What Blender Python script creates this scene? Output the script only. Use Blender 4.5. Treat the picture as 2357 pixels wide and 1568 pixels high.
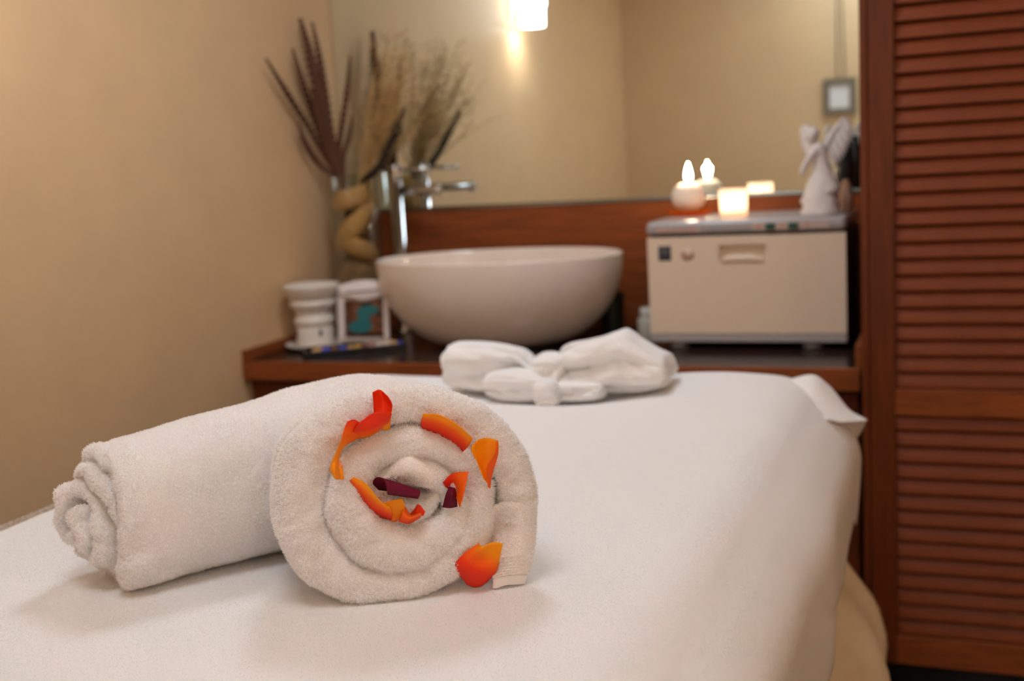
import bpy, bmesh, math, random
import numpy as np
from mathutils import Vector, Matrix, noise

for o in list(bpy.data.objects):
    bpy.data.objects.remove(o, do_unlink=True)
SC = bpy.context.scene
COL = SC.collection
random.seed(7)
RNG = np.random.default_rng(11)

# ------------------------------------------------------------------ camera
IW, IH, FPX = 2357.0, 1568.0, 2650.0
YAW, PITCH, ROLL = math.radians(21.6), math.radians(8.87), math.radians(3.29)
CAM = np.array([0.0, 0.0, 1.22])
_f = np.array([-math.sin(YAW) * math.cos(PITCH), math.cos(YAW) * math.cos(PITCH), -math.sin(PITCH)])
_r0 = np.array([math.cos(YAW), math.sin(YAW), 0.0])
_u0 = np.cross(_r0, _f)
_r = math.cos(ROLL) * _r0 - math.sin(ROLL) * _u0
_u = math.sin(ROLL) * _r0 + math.cos(ROLL) * _u0
cam = bpy.data.cameras.new('camera')
cam.sensor_width = 23.6
cam.lens = 23.6 * FPX / IW
cam.clip_start = 0.02
cam.dof.use_dof = True
cam.dof.focus_distance = 1.09
cam.dof.aperture_fstop = 2.85
cam_o = bpy.data.objects.new('camera', cam)
COL.objects.link(cam_o)
cam_o.matrix_world = Matrix(((_r[0], _u[0], -_f[0], CAM[0]), (_r[1], _u[1], -_f[1], CAM[1]),
                             (_r[2], _u[2], -_f[2], CAM[2]), (0, 0, 0, 1)))
SC.camera = cam_o

# ------------------------------------------------------------------ world, light, exposure
wd = bpy.data.worlds.new('world')
SC.world = wd
wd.use_nodes = True
wd.node_tree.nodes['Background'].inputs[0].default_value = (0.9, 0.75, 0.6, 1)
wd.node_tree.nodes['Background'].inputs[1].default_value = 0.02
SC.view_settings.view_transform = 'Standard'
SC.view_settings.look = 'None'
SC.view_settings.gamma = 1.0
SC.view_settings.use_curve_mapping = False
SC.view_settings.exposure = 0.53
WARM = (0.94, 1.03, 1.14)
SC.cycles.use_denoising = True
SC.cycles.max_bounces = 14
SC.cycles.diffuse_bounces = 8
SC.cycles.use_adaptive_sampling = True
SC.cycles.adaptive_threshold = 0.05
SC.cycles.sample_clamp_indirect = 6.0

# the room's measures (metres, floor at z = 0)
XL, YB, YR, XR, ZC = -1.808, 3.2085, -0.13, 1.25, 2.45   # left wall, mirror wall, rear wall, right wall, ceiling
CT, YF = 0.7255, 2.582                                    # counter top, counter front
BZ = 0.806                                                # top of the massage bed
YD = 2.53                                                 # louvred door plane

def _ray(px, py):
    return _f + _r * ((px - IW / 2) / FPX) - _u * ((py - IH / 2) / FPX)
def atY(px, py, y):
    d = _ray(px, py); return CAM + d * ((y - CAM[1]) / d[1])
def atZ(px, py, z):
    d = _ray(px, py); return CAM + d * ((z - CAM[2]) / d[2])

# ------------------------------------------------------------------ helpers
def link(o, parent=None):
    COL.objects.link(o)
    if parent is not None:
        o.parent = parent
    return o
def empty(name, loc, rz=0.0):
    o = bpy.data.objects.new(name, None)
    o.empty_display_size = 0.05
    o.location = tuple(float(v) for v in loc)
    o.rotation_euler = (0, 0, rz)
    COL.objects.link(o)
    return o
def tag(o, label=None, cat=None, group=None, kind=None):
    if label: o['label'] = label
    if cat: o['category'] = cat
    if group: o['group'] = group
    if kind: o['kind'] = kind
    return o
def mesh(name, V, F, mat, parent=None, smooth=True, base=None, sharp=None):
    """V in world space; stored relative to the parent's base"""
    V = np.asarray(V, float)
    if base is None:
        base = np.array(parent.location) if parent is not None and parent.type == 'EMPTY' else np.zeros(3)
        if parent is not None and parent.type != 'EMPTY':
            base = np.array(parent.get('_b', (0, 0, 0)))
    me = bpy.data.meshes.new(name)
    me.from_pydata([tuple(v) for v in (V - base)], [], F)
    me.validate()
    me.update()
    bm = bmesh.new(); bm.from_mesh(me)
    bmesh.ops.recalc_face_normals(bm, faces=bm.faces)
    bm.to_mesh(me); bm.free()
    if smooth:
        me.polygons.foreach_set('use_smooth', [True] * len(me.polygons))
    if mat is not None:
        me.materials.append(mat)
    o = bpy.data.objects.new(name, me)
    link(o, parent)
    if sharp:
        me.set_sharp_from_angle(angle=math.radians(sharp))
    return o
def sub(name, V, F, mat, part, thing, **k):
    """sub-part: child of a part whose own origin sits on its thing's base"""
    return mesh(name, V, F, mat, part, base=np.array(thing.location), **k)
def single(name, V, F, mat, base, **k):
    """a thing that is one mesh, origin at its base"""
    o = mesh(name, np.asarray(V, float) - np.asarray(base, float), F, mat, None, **k)
    o.location = tuple(float(x) for x in base)
    return o
def boxVF(x0, x1, y0, y1, z0, z1):
    V = [(x0, y0, z0), (x1, y0, z0), (x1, y1, z0), (x0, y1, z0), (x0, y0, z1), (x1, y0, z1), (x1, y1, z1), (x0, y1, z1)]
    F = [(0, 3, 2, 1), (4, 5, 6, 7), (0, 1, 5, 4), (1, 2, 6, 5), (2, 3, 7, 6), (3, 0, 4, 7)]
    return V, F
def bevel(o, w, seg=3):
    m = o.modifiers.new('bevel', 'BEVEL'); m.width = w; m.segments = seg; m.limit_method = 'ANGLE'
    return o
def box(name, x0, x1, y0, y1, z0, z1, mat, parent=None, bev=0.0, seg=3, thing=None):
    V, F = boxVF(x0, x1, y0, y1, z0, z1)
    o = sub(name, V, F, mat, parent, thing, smooth=False) if thing is not None else mesh(name, V, F, mat, parent, smooth=False)
    if bev:
        bevel(o, bev, seg)
    return o
def merge(*parts):
    V, F = [], []
    for v, f in parts:
        n = len(V); V += [tuple(p) for p in v]; F += [tuple(i + n for i in q) for q in f]
    return V, F
def lathe(prof, c=(0, 0, 0), n=48, sx=1.0, sy=1.0, cap=True):
    """profile [(r,z)] about a vertical axis through c"""
    V, F = [], []
    for r, z in prof:
        for i in range(n):
            a = 2 * math.pi * i / n
            V.append((c[0] + r * sx * math.cos(a), c[1] + r * sy * math.sin(a), c[2] + z))
    for j in range(len(prof) - 1):
        for i in range(n):
            F.append((j * n + i, j * n + (i + 1) % n, (j + 1) * n + (i + 1) % n, (j + 1) * n + i))
    if cap:
        F.append(tuple(reversed(range(n)))); F.append(tuple((len(prof) - 1) * n + i for i in range(n)))
    return V, F
def cr(P, n):
    """Catmull-Rom through control rows P (k x d) -> n samples"""
    P = np.asarray(P, float); k = len(P)
    Q = np.vstack([2 * P[0] - P[1], P, 2 * P[-1] - P[-2]])
    out = []
    for t in np.linspace(0, k - 1, n):
        i = min(int(t), k - 2); s = t - i
        a, b, c, d = Q[i], Q[i + 1], Q[i + 2], Q[i + 3]
        out.append(0.5 * ((2 * b) + (-a + c) * s + (2 * a - 5 * b + 4 * c - d) * s * s + (-a + 3 * b - 3 * c + d) * s ** 3))
    return np.array(out)
def gridF(nu, nv, closed=False):
    F = []
    for i in range(nu - 1):
        for j in range(nv if closed else nv - 1):
            F.append((i * nv + j, i * nv + (j + 1) % nv, (i + 1) * nv + (j + 1) % nv, (i + 1) * nv + j))
    return F
def tube(path, rad, n=10, cap=True):
    P = np.asarray(path, float); k = len(P)
    R = np.full(k, rad) if np.isscalar(rad) else np.asarray(rad, float)
    V = []
    up = np.array([0.0, 0.0, 1.0]); prev = None
    for i in range(k):
        t = P[min(i + 1, k - 1)] - P[max(i - 1, 0)]; t = t / (np.linalg.norm(t) + 1e-12)
        if prev is None:
            a = np.cross(t, up)
            if np.linalg.norm(a) < 1e-3: a = np.cross(t, [1, 0, 0])
        else:
            a = prev - t * (prev @ t)
        a = a / np.linalg.norm(a); prev = a; b = np.cross(t, a)
        for j in range(n):
            q = 2 * math.pi * j / n
            V.append(P[i] + R[i] * (a * math.cos(q) + b * math.sin(q)))
    F = gridF(k, n, True)
    if cap:
        F.append(tuple(range(n))); F.append(tuple((k - 1) * n + j for j in reversed(range(n))))
    return V, F
def ball(c, r, nu=16, nv=12):
    r = np.array([r, r, r]) if np.isscalar(r) else np.array(r)
    V = []
    for i in range(nv + 1):
        t = math.pi * i / nv
        for j in range(nu):
            p = 2 * math.pi * j / nu
            V.append((c[0] + r[0] * max(math.sin(t), 1e-3) * math.cos(p), c[1] + r[1] * max(math.sin(t), 1e-3) * math.sin(p), c[2] + r[2] * math.cos(t)))
    F = gridF(nv + 1, nu, True)
    F.append(tuple(range(nu))); F.append(tuple(nv * nu + j for j in range(nu)))
    return V, F
def nz(p, s, o=0.0):
    return noise.noise(Vector((p[0] * s + o, p[1] * s - o, p[2] * s + 2 * o)))

# ------------------------------------------------------------------ materials
def principled(name):
    m = bpy.data.materials.new(name); m.use_nodes = True
    return m, m.node_tree, m.node_tree.nodes['Principled BSDF']
def node(nt, kind, **inp):
    n = nt.nodes.new(kind)
    for k, v in inp.items():
        n.inputs[k.replace('_', ' ')].default_value = v
    return n
def mat(name, col, rough=0.5, metal=0.0, spec=0.5, var=0.0, vscale=30.0, bump=0.0, bscale=200.0, bdist=0.002,
        trans=0.0, ior=1.45, sss=0.0, sssr=0.01, coat=0.0, emit=0.0, emitc=None, sheen=0.0, stretch=None):
    m, nt, b = principled(name)
    b.inputs['Base Color'].default_value = (*col, 1)
    b.inputs['Roughness'].default_value = rough
    b.inputs['Metallic'].default_value = metal
    b.inputs['Specular IOR Level'].default_value = spec
    b.inputs['IOR'].default_value = ior
    b.inputs['Transmission Weight'].default_value = trans
    b.inputs['Coat Weight'].default_value = coat
    b.inputs['Coat Roughness'].default_value = 0.08
    b.inputs['Sheen Weight'].default_value = sheen
    if sss:
        b.inputs['Subsurface Weight'].default_value = sss
        b.inputs['Subsurface Radius'].default_value = (1, 0.7, 0.45)
        b.inputs['Subsurface Scale'].default_value = sssr
    if emit:
        b.inputs['Emission Color'].default_value = (*(emitc or col), 1)
        b.inputs['Emission Strength'].default_value = emit
    if var or bump:
        tc = nt.nodes.new('ShaderNodeTexCoord')
        vec = tc.outputs['Object']
        if stretch:
            mp = nt.nodes.new('ShaderNodeMapping'); mp.inputs['Scale'].default_value = stretch
            nt.links.new(vec, mp.inputs[0]); vec = mp.outputs[0]
    if var:
        t = node(nt, 'ShaderNodeTexNoise', Scale=vscale, Detail=5.0, Roughness=0.6)
        nt.links.new(vec, t.inputs['Vector'])
        r = nt.nodes.new('ShaderNodeValToRGB')
        r.color_ramp.elements[0].position = 0.3; r.color_ramp.elements[1].position = 0.7
        r.color_ramp.elements[0].color = (*[c * (1 - var) for c in col], 1)
        r.color_ramp.elements[1].color = (*[min(1, c * (1 + var)) for c in col], 1)
        nt.links.new(t.outputs['Fac'], r.inputs[0]); nt.links.new(r.outputs[0], b.inputs['Base Color'])
    if bump:
        t = node(nt, 'ShaderNodeTexNoise', Scale=bscale, Detail=4.0, Roughness=0.65)
        nt.links.new(vec, t.inputs['Vector'])
        bp = node(nt, 'ShaderNodeBump', Strength=bump, Distance=bdist)
        nt.links.new(t.outputs['Fac'], bp.inputs['Height']); nt.links.new(bp.outputs[0], b.inputs['Normal'])
    return m

M = {}
M['wall'] = mat('tan_wallpaper', (0.74, 0.518, 0.295), 0.5, spec=0.2, var=0.035, vscale=5, bump=0.12, bscale=60, bdist=0.003)
M['ceiling'] = mat('ceiling_paint', (0.75, 0.68, 0.56), 0.8)
M['floor'] = mat('dark_floor', (0.035, 0.014, 0.008), 0.3, var=0.3, vscale=6)
M['wood'] = mat('red_brown_wood', (0.24, 0.060, 0.013), 0.45, spec=0.35, var=0.3, vscale=7, stretch=(1, 6, 14))
M['woodv'] = mat('red_brown_wood_upright', (0.13, 0.026, 0.0045), 0.45, spec=0.35, var=0.28, vscale=9, stretch=(9, 9, 0.8))
M['slat'] = mat('louvre_wood', (0.20, 0.044, 0.011), 0.5, spec=0.3, var=0.22, vscale=9, stretch=(1, 8, 12))
M['lacquer'] = mat('dark_glossy_counter', (0.035, 0.018, 0.014), 0.16, spec=0.6, var=0.2, vscale=12)
M['ceramic'] = mat('white_ceramic', (0.83, 0.745, 0.67), 0.12, spec=0.5)
M['burner'] = mat('matt_white_ceramic', (0.80, 0.75, 0.69), 0.35)
M['statue'] = mat('white_plaster', (0.80, 0.75, 0.72), 0.7, bump=0.3, bscale=120)
M['chrome'] = mat('chrome', (0.62, 0.60, 0.59), 0.16, metal=1.0)
M['mirror'] = mat('mirror_silver', (0.86, 0.96, 0.98), 0.0, metal=1.0)
def thin_glass(name, tint, rough):
    m = bpy.data.materials.new(name); m.use_nodes = True; nt = m.node_tree
    nt.nodes.remove(nt.nodes['Principled BSDF'])
    fr = node(nt, 'ShaderNodeLayerWeight', Blend=0.18); tr = nt.nodes.new('ShaderNodeBsdfTransparent'); gl = nt.nodes.new('ShaderNodeBsdfGlossy')
    tr.inputs[0].default_value = (*tint, 1); gl.inputs['Roughness'].default_value = rough
    mx = nt.nodes.new('ShaderNodeMixShader')
    nt.links.new(fr.outputs['Facing'], mx.inputs[0]); nt.links.new(tr.outputs[0], mx.inputs[1]); nt.links.new(gl.outputs[0], mx.inputs[2])
    nt.links.new(mx.outputs[0], nt.nodes['Material Output'].inputs[0]); return m
M['glass'] = thin_glass('clear_glass', (0.93, 0.95, 0.92), 0.03)
def glow_glass(name, col):
    m = bpy.data.materials.new(name); m.use_nodes = True; nt = m.node_tree
    nt.nodes.remove(nt.nodes['Principled BSDF'])
    a = nt.nodes.new('ShaderNodeBsdfTranslucent'); b = nt.nodes.new('ShaderNodeBsdfDiffuse'); c = nt.nodes.new('ShaderNodeBsdfTransparent')
    a.inputs[0].default_value = (*col, 1); b.inputs[0].default_value = (*col, 1)
    m1 = nt.nodes.new('ShaderNodeMixShader'); m1.inputs[0].default_value = 0.35
    m2 = nt.nodes.new('ShaderNodeMixShader'); m2.inputs[0].default_value = 0.10
    nt.links.new(a.outputs[0], m1.inputs[1]); nt.links.new(b.outputs[0], m1.inputs[2])
    nt.links.new(m1.outputs[0], m2.inputs[1]); nt.links.new(c.outputs[0], m2.inputs[2])
    nt.links.new(m2.outputs[0], nt.nodes['Material Output'].inputs[0]); return m
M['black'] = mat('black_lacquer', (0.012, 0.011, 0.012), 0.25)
M['shell'] = mat('warmer_cream_enamel', (0.78, 0.64, 0.495), 0.38, spec=0.4)
M['shelltop'] = mat('warmer_grey_plastic', (0.40, 0.375, 0.375), 0.22, spec=0.6)
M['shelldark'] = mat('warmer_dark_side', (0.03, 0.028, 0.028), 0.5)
M['grey'] = mat('grey_rubber', (0.18, 0.17, 0.16), 0.6)
M['green'] = mat('green_switch', (0.01, 0.09, 0.06), 0.3)
M['redink'] = mat('red_print', (0.55, 0.22, 0.17), 0.5)
M['wax'] = mat('white_wax', (0.88, 0.80, 0.70), 0.5, sss=0.6, sssr=0.02)
M['amber'] = glow_glass('amber_glass', (0.90, 0.25, 0.02))
M['frost'] = glow_glass('frosted_glass', (0.95, 0.86, 0.76))
M['flame'] = mat('candle_flame', (1, 0.8, 0.5), 0.5, emit=50.0, emitc=(1.0, 0.80, 0.56))
M['tea_flame'] = mat('tealight_flame', (1, 0.8, 0.5), 0.5, emit=40.0, emitc=(1.0, 0.78, 0.56))
M['lampglow'] = mat('sconce_glass', (1, 0.95, 0.9), 0.5, emit=5.0, emitc=(1.0, 0.95, 0.90))
M['bulb'] = mat('opal_lamp_cover', (1, 0.95, 0.9), 0.5, emit=2.0, emitc=WARM)
M['metal'] = mat('satin_metal', (0.55, 0.53, 0.5), 0.3, metal=1.0)
M['strip'] = mat('dull_mirror_strip', (0.30, 0.28, 0.24), 0.25, metal=1.0)
M['stem'] = mat('banded_brown_stem', (0.115, 0.045, 0.022), 0.8)
M['grass'] = mat('dried_straw', (0.56, 0.37, 0.15), 0.8, var=0.3, vscale=20)
M['dark_stalk'] = mat('dark_seed_stalk', (0.03, 0.018, 0.010), 0.8)
M['ribbon'] = mat('tan_wood_curl', (0.78, 0.46, 0.18), 0.65, var=0.2, vscale=15, stretch=(2, 2, 8))
M['rope'] = mat('tan_rope_ball', (0.52, 0.33, 0.18), 0.8, var=0.3, vscale=60)
M['card'] = mat('white_card', (0.78, 0.72, 0.72), 0.4)
M['cream'] = mat('cream_under_sheet', (0.86, 0.74, 0.54), 0.75, bump=0.1, bscale=400)
M['vinyl'] = mat('cream_vinyl', (0.6, 0.52, 0.4), 0.5)
M['legwood'] = mat('beech_leg', (0.42, 0.26, 0.13), 0.5)
M['pic_tan'] = mat('tan_frame', (0.22, 0.17, 0.11), 0.5)
M['pic_white'] = mat('pale_print', (0.82, 0.80, 0.78), 0.6)
M['hem'] = mat('flat_woven_hem', (0.84, 0.80, 0.77), 0.8, bump=0.5, bscale=900, bdist=0.0006)

def terry(name, col, bs, bd, bd2=0.0):
    m, nt, b = principled(name)
    b.inputs['Base Color'].default_value = (*col, 1)
    b.inputs['Roughness'].default_value = 0.95
    b.inputs['Specular IOR Level'].default_value = 0.1
    b.inputs['Sheen Weight'].default_value = 0.25
    b.inputs['Sheen Roughness'].default_value = 0.5
    tc = nt.nodes.new('ShaderNodeTexCoord')
    t = node(nt, 'ShaderNodeTexNoise', Scale=bs, Detail=5.0, Roughness=0.7)
    t2 = node(nt, 'ShaderNodeTexNoise', Scale=bs * 0.12, Detail=3.0, Roughness=0.5)
    nt.links.new(tc.outputs['Object'], t.inputs['Vector']); nt.links.new(tc.outputs['Object'], t2.inputs['Vector'])
    bp = node(nt, 'ShaderNodeBump', Strength=0.7, Distance=bd)
    bp2 = node(nt, 'ShaderNodeBump', Strength=0.5, Distance=bd2 or bd * 2)
    nt.links.new(t2.outputs['Fac'], bp2.inputs['Height']); nt.links.new(bp2.outputs[0], bp.inputs['Normal'])
    nt.links.new(t.outputs['Fac'], bp.inputs['Height']); nt.links.new(bp.outputs[0], b.inputs['Normal'])
    return m
TOWEL = (0.88, 0.86, 0.85)
M['terry'] = terry('white_terry', TOWEL, 700, 0.0015)
M['sheet'] = terry('white_terry_sheet', (0.885, 0.875, 0.87), 900, 0.0012)
def fibre(name, col, tl):
    m = bpy.data.materials.new(name); m.use_nodes = True; nt = m.node_tree
    nt.nodes.remove(nt.nodes['Principled BSDF'])
    a = nt.nodes.new('ShaderNodeBsdfTranslucent'); b = nt.nodes.new('ShaderNodeBsdfDiffuse')
    a.inputs[0].default_value = (*col, 1); b.inputs[0].default_value = (*col, 1)
    m1 = nt.nodes.new('ShaderNodeMixShader'); m1.inputs[0].default_value = tl
    nt.links.new(b.outputs[0], m1.inputs[1]); nt.links.new(a.outputs[0], m1.inputs[2])
    nt.links.new(m1.outputs[0], nt.nodes['Material Output'].inputs[0]); return m
M['pile'] = fibre('terry_pile_fibre', (0.97, 0.955, 0.95), 0.55)

def petal_mat(name, stops, back=None):
    """colour runs along the petal (attribute 'run'): the petal's own pigment"""
    m, nt, b = principled(name)
    at = nt.nodes.new('ShaderNodeAttribute'); at.attribute_name = 'run'
    r = nt.nodes.new('ShaderNodeValToRGB')
    els = r.color_ramp.elements
    while len(els) < len(stops): els.new(0.5)
    for e, (p, c) in zip(els, stops):
        e.position = p; e.color = (*c, 1)
    nt.links.new(at.outputs['Fac'], r.inputs[0])
    tc = nt.nodes.new('ShaderNodeTexCoord')
    t = node(nt, 'ShaderNodeTexNoise', Scale=260.0, Detail=3.0)
    nt.links.new(tc.outputs['Object'], t.inputs['Vector'])
    bp = node(nt, 'ShaderNodeBump', Strength=0.15, Distance=0.0006)
    nt.links.new(t.outputs['Fac'], bp.inputs['Height'])
    nt.links.new(r.outputs[0], b.inputs['Base Color']); nt.links.new(bp.outputs[0], b.inputs['Normal'])
    b.inputs['Roughness'].default_value = 0.5
    b.inputs['Specular IOR Level'].default_value = 0.3
    tr = nt.nodes.new('ShaderNodeBsdfTranslucent'); nt.links.new(r.outputs[0], tr.inputs[0])
    mx = nt.nodes.new('ShaderNodeMixShader'); mx.inputs[0].default_value = 0.35
    out = nt.nodes['Material Output']
    nt.links.new(b.outputs[0], mx.inputs[1]); nt.links.new(tr.outputs[0], mx.inputs[2]); nt.links.new(mx.outputs[0], out.inputs[0])
    return m
YEL, ORA, RED, DRED, MAG = (1.0, 0.42, 0.006), (1.0, 0.19, 0.006), (0.92, 0.052, 0.008), (0.62, 0.014, 0.008), (0.15, 0.002, 0.024)

# ------------------------------------------------------------------ room shell
def struct(name, V, F, m, **k):
    o = mesh(name, V, F, m, None, **k); o['kind'] = 'structure'; return o
T = 0.08
struct('floor', *boxVF(XL - T, XR + T, YR - T, YB + T, -0.06, 0.0), M['floor'], smooth=False)
struct('ceiling', *boxVF(XL - T, XR + T, YR - T, YB + T, ZC, ZC + T), M['ceiling'], smooth=False)
struct('wall_left', *boxVF(XL - T, XL, YR - T, YB + T, 0, ZC), M['wall'], smooth=False)
struct('wall_back', *boxVF(XL, XR, YB, YB + T, 0, ZC), M['wall'], smooth=False)
struct('wall_rear', *boxVF(XL, XR, YR - T, YR, 0, ZC), M['wall'], smooth=False)
struct('wall_right', *boxVF(XR, XR + T, YR - T, YB + T, 0, ZC), M['wall'], smooth=False)

# ------------------------------------------------------------------ lamps: left sconce seen in the mirror, the others unseen and added for light
def unseen_ceiling_lamp(x, y, r, power, label):
    """unseen round opal lamp flush with the ceiling, made wide for soft light"""
    t = empty('unseen_ceiling_lamp', (x, y, ZC)); tag(t, label, 'lamp')
    mesh('rim', *lathe([(r + 0.012, 0.0), (r + 0.014, -0.035), (r + 0.002, -0.040), (r, -0.030)], (x, y, ZC), 48, cap=False), M['metal'], t)
    mesh('opal_cover', *lathe([(r, -0.030), (r * 0.9, -0.050), (r * 0.6, -0.058), (0.002, -0.060)], (x, y, ZC), 48, cap=False), M['bulb'], t)
    L = bpy.data.lights.new('lamp_light', 'AREA'); L.shape = 'DISK'; L.size = 2 * r; L.energy = power
    L.color = WARM
    o = bpy.data.objects.new('lamp_light', L); link(o, t); o.location = (0, 0, -0.066)
unseen_ceiling_lamp(-0.42, 0.35, 0.30, 4.0, 'unseen wide opal ceiling lamp for soft light above the near end of the bed')
unseen_ceiling_lamp(-0.85, 1.95, 0.22, 6.5, 'unseen wide opal ceiling lamp for soft light above the head end of the bed')
# wall sconces; the left one is seen in the mirror, the other two are added
def sconce(x, y, z, dx, dy, power, label):
    """glass cylinder on a small back plate; (dx, dy) points into the room"""
    t = empty('wall_sconce', (x, y, z)); tag(t, label, 'lamp')
    w = 0.05
    xs = sorted((x + dx * 0.012 - abs(dy) * w, x + abs(dy) * w)) if dy else sorted((x, x + dx * 0.012))
    ys = sorted((y - w, y + w)) if dx else sorted((y, y + dy * 0.012))
    mesh('back_plate', *boxVF(xs[0], xs[1], ys[0], ys[1], z - 0.06, z + 0.10), M['metal'], t, smooth=False)
    mesh('shade', *lathe([(0.052, -0.10), (0.060, 0.10), (0.056, 0.10), (0.048, -0.10)], (x + dx * 0.085, y + dy * 0.085, z), 32, cap=False), M['lampglow'], t)
    mesh('arm', *tube([(x + dx * 0.005, y + dy * 0.005, z + 0.02), (x + dx * 0.045, y + dy * 0.045, z + 0.02)], 0.010), M['metal'], t)
    L = bpy.data.lights.new('sconce_bulb', 'POINT'); L.energy = power; L.color = (0.95, 1.03, 1.12); L.shadow_soft_size = 0.06
    o = bpy.data.objects.new('sconce_bulb', L); link(o, t); o.location = (dx * 0.085, dy * 0.085, 0)
sconce(XL, 1.60, 1.885, 1, 0, 2.2, 'glowing glass wall sconce on the tan left wall, seen in the mirror')
sconce(XR, 0.45, 1.70, -1, 0, 17, 'added glass fill sconce on the unseen right wall')  # added out of view to brighten left wall, towel and basin
sconce(0.30, YR, 1.52, 0, 1, 27, 'added glass fill sconce on the rear wall behind the camera')  # added outside the mirror's view as front light

# ------------------------------------------------------------------ mirror and backsplash
ZBS = 1.0862
MX0, MX1 = XL + 0.004, -0.2
m_ = empty('wall_mirror', (0.5 * (MX0 + MX1), YB, ZBS)); tag(m_, 'large wall mirror above the wooden backsplash, reflecting the room', 'mirror')
bv, th = 0.017, 0.006
z0, z1 = ZBS + 0.004, 2.2
V = [(MX0, YB - .001, z0), (MX1, YB - .001, z0), (MX1, YB - .001, z1), (MX0, YB - .001, z1),
     (MX0, YB - .004, z0), (MX1, YB - .004, z0), (MX1, YB - .004, z1), (MX0, YB - .004, z1),
     (MX0 + bv, YB - .004 - th * .45, z0 + bv * .3), (MX1 - bv, YB - .004 - th * .45, z0 + bv * .3), (MX1 - bv, YB - .004 - th * .45, z1 - bv), (MX0 + bv, YB - .004 - th * .45, z1 - bv)]
F = [(8, 9, 10, 11), (4, 5, 9, 8), (5, 6, 10, 9), (6, 7, 11, 10), (7, 4, 8, 11), (0, 1, 5, 4), (1, 2, 6, 5), (2, 3, 7, 6), (3, 0, 4, 7), (3, 2, 1, 0)]
mesh('silvered_pane', V, F, M['mirror'], m_, smooth=False)
box('edge_strip', MX0, MX1, YB - 0.016, YB - 0.001, ZBS - 0.001, ZBS + 0.0035, M['strip'], m_, 0.002)
bs = mesh('backsplash', *boxVF(XL + 0.001, -0.2, YB - 0.012, YB - 0.0005, CT, ZBS - 0.0015), M['wood'], None, smooth=False)
bevel(bs, 0.0015); tag(bs, 'red-brown wooden backsplash panel below the mirror', 'panel')

# ------------------------------------------------------------------ counter and cabinet
XCR = -0.2075
c_ = empty('vanity_counter', (0.5 * (XL + XCR), 0.5 * (YF + YB), CT)); tag(c_, 'dark glossy counter with red-brown wooden edge under basin and warmer', 'counter')
box('worktop', XL + 0.002, XCR - 0.012, YF + 0.012, YB - 0.013, CT - 0.03, CT, M['lacquer'], c_, 0.002)
box('front_edge', XL + 0.002, XCR, YF - 0.004, YF + 0.0115, CT - 0.050, CT + 0.0012, M['wood'], c_, 0.002)
box('side_upstand', XL + 0.001, XL + 0.016, YF, YB - 0.013, CT + 0.0005, CT + 0.031, M['wood'], c_, 0.002)
box('side_upstand', XCR - 0.0115, XCR + 0.004, YF + 0.02, YB - 0.013, CT - 0.02, CT + 0.05, M['wood'], c_, 0.002)
k_ = empty('vanity_cabinet', (0.5 * (XL + XCR), 0.5 * (YF + YB), 0)); tag(k_, 'red-brown wooden cabinet below the dark counter', 'cabinet')
box('body', XL + 0.004, XCR - 0.004, YF + 0.05, YB - 0.02, 0.08, CT - 0.052, M['woodv'], k_)
box('plinth', XL + 0.02, XCR - 0.02, YF + 0.09, YB - 0.05, 0.0, 0.079, M['black'], k_)
nd = 5; wd_ = (XCR - XL - 0.012) / nd
for i in range(nd):
    a = XL + 0.006 + i * wd_
    d = box('door', a + 0.002, a + wd_ - 0.002, YF + 0.030, YF + 0.049, 0.09, CT - 0.062, M['woodv'], k_, 0.002)
    V, F = tube([(a + wd_ - 0.04, YF + 0.032, 0.50), (a + wd_ - 0.04, YF + 0.010, 0.51), (a + wd_ - 0.04, YF + 0.010, 0.59), (a + wd_ - 0.04, YF + 0.032, 0.60)], 0.004, 8)
    sub('handle', V, F, M['metal'], d, k_)

# ------------------------------------------------------------------ louvred closet on the right
cl = empty('louvred_closet', (0.4, YD + 0.3, 0)); tag(cl, 'red-brown closet with louvred doors right of the counter', 'closet')
box('side_panel', -0.1985, -0.180, YD + 0.018, YB - 0.002, 0.0, 2.3, M['woodv'], cl, 0.001)
box('side_panel', 1.20, 1.22, YD + 0.018, YB - 0.002, 0.0, 2.3, M['woodv'], cl, 0.001)
box('top_panel', -0.179, 1.199, YD + 0.018, YB - 0.002, 2.28, 2.3, M['woodv'], cl)
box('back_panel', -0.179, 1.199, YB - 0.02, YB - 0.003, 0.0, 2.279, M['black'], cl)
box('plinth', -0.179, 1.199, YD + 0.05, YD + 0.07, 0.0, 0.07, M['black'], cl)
box('frame_post', -0.1985, -0.1835, YD - 0.002, YD + 0.017, 0.0, 2.3, M['woodv'], cl, 0.001)
PITCH_S = 0.03477
slat_me = None
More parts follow.
